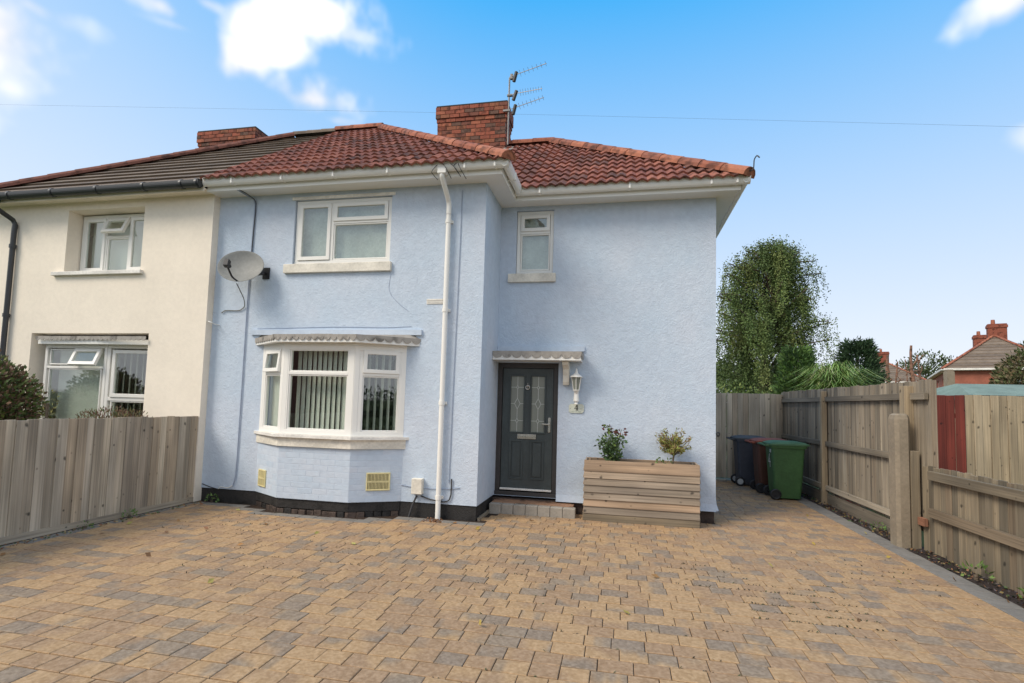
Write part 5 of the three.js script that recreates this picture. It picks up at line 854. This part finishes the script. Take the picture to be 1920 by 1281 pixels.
// ---------------------------------------------------------------- far houses
function farHouse(name, label, [x, z], rot, w, d, eave, ridgeH, opts = {}) {
  const o = thing(name, label, 'house', [x, 0, z]); o.rotation.y = rot;
  // origin = near left corner; front faces +z, body runs to -z (depth d) and +x (width w)
  const y2 = opts.windows || [];
  mesh('wall', wallGeo([[0, 0], [w, 0], [w, eave], [0, eave]], y2.filter((q) => q.f).map((q) => [q.a, q.b, q.c, q.d]), 0, 0.25), brickFar, o);
  const side = wallGeo([[-d, 0], [-0.251, 0], [-0.251, eave], [-d, eave]], y2.filter((q) => !q.f).map((q) => [-q.b, -q.a, q.c, q.d]), 0, 0.25); side.rotateY(-Math.PI / 2); mesh('wall', uvm(side), brickFar, o);
  mesh('wall', [bx(w - 0.25, w - 0.001, 0, eave, -d, -0.251), bx(0.251, w - 0.251, 0, eave, -d, -d + 0.25)], brickFar, o);
  for (const q of y2) { const wu = windowUnit(o, 'window', q.f ? [q.a, q.c, -0.08] : [0.08, q.c, -q.b], q.f ? 0 : -Math.PI / 2, q.b - q.a, q.d - q.c, [{ x0: 0.07, x1: q.b - q.a - 0.07, y0: 0.07, y1: q.d - q.c - 0.07 }], []); if (!q.f) { wu.rotation.y = -Math.PI / 2; wu.position.set(0.08, q.c, -q.a - (q.b - q.a)); wu.position.z = -q.b; wu.scale.set(1, 1, 1); } }
  mesh('room_back', bx(0.3, w - 0.3, 0.01, eave - 0.05, -d + 0.3, -d + 0.4), mat.room, o); mesh('ceiling', bx(0.01, w - 0.01, eave - 0.04, eave - 0.001, -d + 0.01, -0.26), mat.room, o);
  const ov = 0.35, hw = w / 2, e = eave, r = ridgeH, roof = part('roof', o), N = 11;
  const courses = (A, B, C, D) => { for (let i = 0; i < N; i++) { const t0 = i / N, t1 = (i + 1) / N + 0.01, l = (p, q, t) => p.map((v, k) => v + (q[k] - v) * t), a = l(A, D, t0), b = l(B, C, t0), c = l(B, C, Math.min(1, t1)), dd = l(A, D, Math.min(1, t1)); a[1] += 0.06; b[1] += 0.06; const a0 = [a[0], a[1] - 0.07, a[2]], b0 = [b[0], b[1] - 0.07, b[2]]; mesh('tile_course', [poly(a, b, c, dd), poly(a0, b0, b, a)], roofGrey[i % 3], roof); } };
  const zr0 = -hw - 0, zr1 = -d + hw;
  courses([-ov, e, ov], [w + ov, e, ov], [hw + 0.01, r, zr0], [hw - 0.01, r, zr0]);
  courses([-ov, e, -d - ov], [-ov, e, ov], [hw, r, zr0], [hw, r, zr1]);
  courses([w + ov, e, ov], [w + ov, e, -d - ov], [hw, r, zr1], [hw, r, zr0]);
  mesh('roof_deck', poly([w + ov, e, -d - ov], [-ov, e, -d - ov], [hw, r, zr1]), roofGrey[0], roof);
  ridgeCaps(roof, [-ov, e + 0.08, ov], [hw, r + 0.08, zr0], ridgeRed, 0.09); ridgeCaps(roof, [w + ov, e + 0.08, ov], [hw, r + 0.08, zr0], ridgeRed, 0.09);
  mesh('soffit', bx(-ov, w + ov, e - 0.05, e + 0.0, -d - ov, ov), mat.upvcOld, o);
  mesh('fascia', [bx(-ov - 0.02, w + ov, e - 0.03, e + 0.1, ov, ov + 0.02), bx(-ov - 0.022, -ov - 0.002, e - 0.03, e + 0.1, -d - ov, ov - 0.001)], mat.upvcOld, o);
  for (const [cx, czz, top] of opts.stacks || []) { const c = part('chimney', o); mesh('stack', [bx(cx - 0.55, cx + 0.55, e + 0.5, top, czz - 0.35, czz + 0.35), bx(cx - 0.6, cx + 0.6, top - 0.3, top - 0.1, czz - 0.4, czz + 0.4)], brickRed[1], c); mesh('pot', cyl(0.12, 0.14, 0.35, cx - 0.2, top + 0.17, czz, 10), ridgeRed[0], c); }
  return o;
}
farHouse('brick_house', 'brick house with grey hipped roof and orange hip tiles beyond the fences', [23.9, -45], -0.40, 6.2, 12, 5.0, 7.75, { windows: [{ a: 2.2, b: 3.4, c: 3.2, d: 4.5 }, { a: 6.4, b: 7.6, c: 3.2, d: 4.5 }, { f: true, a: 3, b: 4.2, c: 3.1, d: 4.4 }], stacks: [[3.3, -3.3, 8.7], [3.1, -8.6, 8.5]] });
farHouse('brick_house', 'farther brick house with white verge seen past the near brick house', [25.2, -66], -0.36, 7, 11, 5.0, 7.6, { windows: [{ a: 2.2, b: 3.4, c: 3.2, d: 4.5 }], stacks: [[3.5, -3.5, 8.7], [3.5, -7.5, 8.6]] });
farHouse('brick_house', 'farthest brick house with its roof showing behind the bare trunks', [25.5, -88], 0.1, 10, 9, 4.6, 8.2, { stacks: [[5, -4.5, 9.4]] });
farHouse('brick_house', 'brick house across the road facing the drive', [-9, 24], Math.PI / 2, 9, 12, 5, 8, { stacks: [[4.5, -4, 9]] });
solo('gate_pillar', [bx(0, 0.32, 0, 3.75, 0, 0.32), bx(0.03, 0.29, 3.75, 3.85, 0.03, 0.29)].map((g) => g.translate(15.5, 0, -29.5)), mat.concrete, 'tall mossy concrete pillar in front of the far brick house', 'pillar');
// hedge along the far side of the road, which the bay panes mirror
bush('hedge', 'leafy hedge along the far side of the road facing the house', 'hedge', [0, 0, 11.5], Array.from({ length: 26 }, (_, i) => [-15 + i * 1.2, 1.0 + R(-0.1, 0.25), R(-0.2, 0.2), 1.15]), 16000, 0.16, [[0.05, 0.085, 0.025], [0.07, 0.1, 0.03], [0.04, 0.07, 0.02]]);
for (const [x, z, s] of [[34, -52, 1.2], [18, -74, 1], [40, -80, 1.5], [12, -60, 1.1], [-4, -70, 1.3], [30, -110, 1.6], [2, -50, 1.0]]) bush('garden_tree', 'broad leafy tree far beyond the gardens', 'tree', [x, 0, z], [[0, 3.2 * s, 0, 2.4 * s], [1.6 * s, 4.2 * s, 0, 1.8 * s], [-1.5 * s, 4 * s, 0.4, 1.7 * s], [0, 5 * s, 0, 1.6 * s]], 5000, 0.34, [[0.07, 0.1, 0.035], [0.09, 0.12, 0.04], [0.06, 0.085, 0.03]], { group: 'far garden trees' });

shadow(scene);
renderer.render(scene, camera);
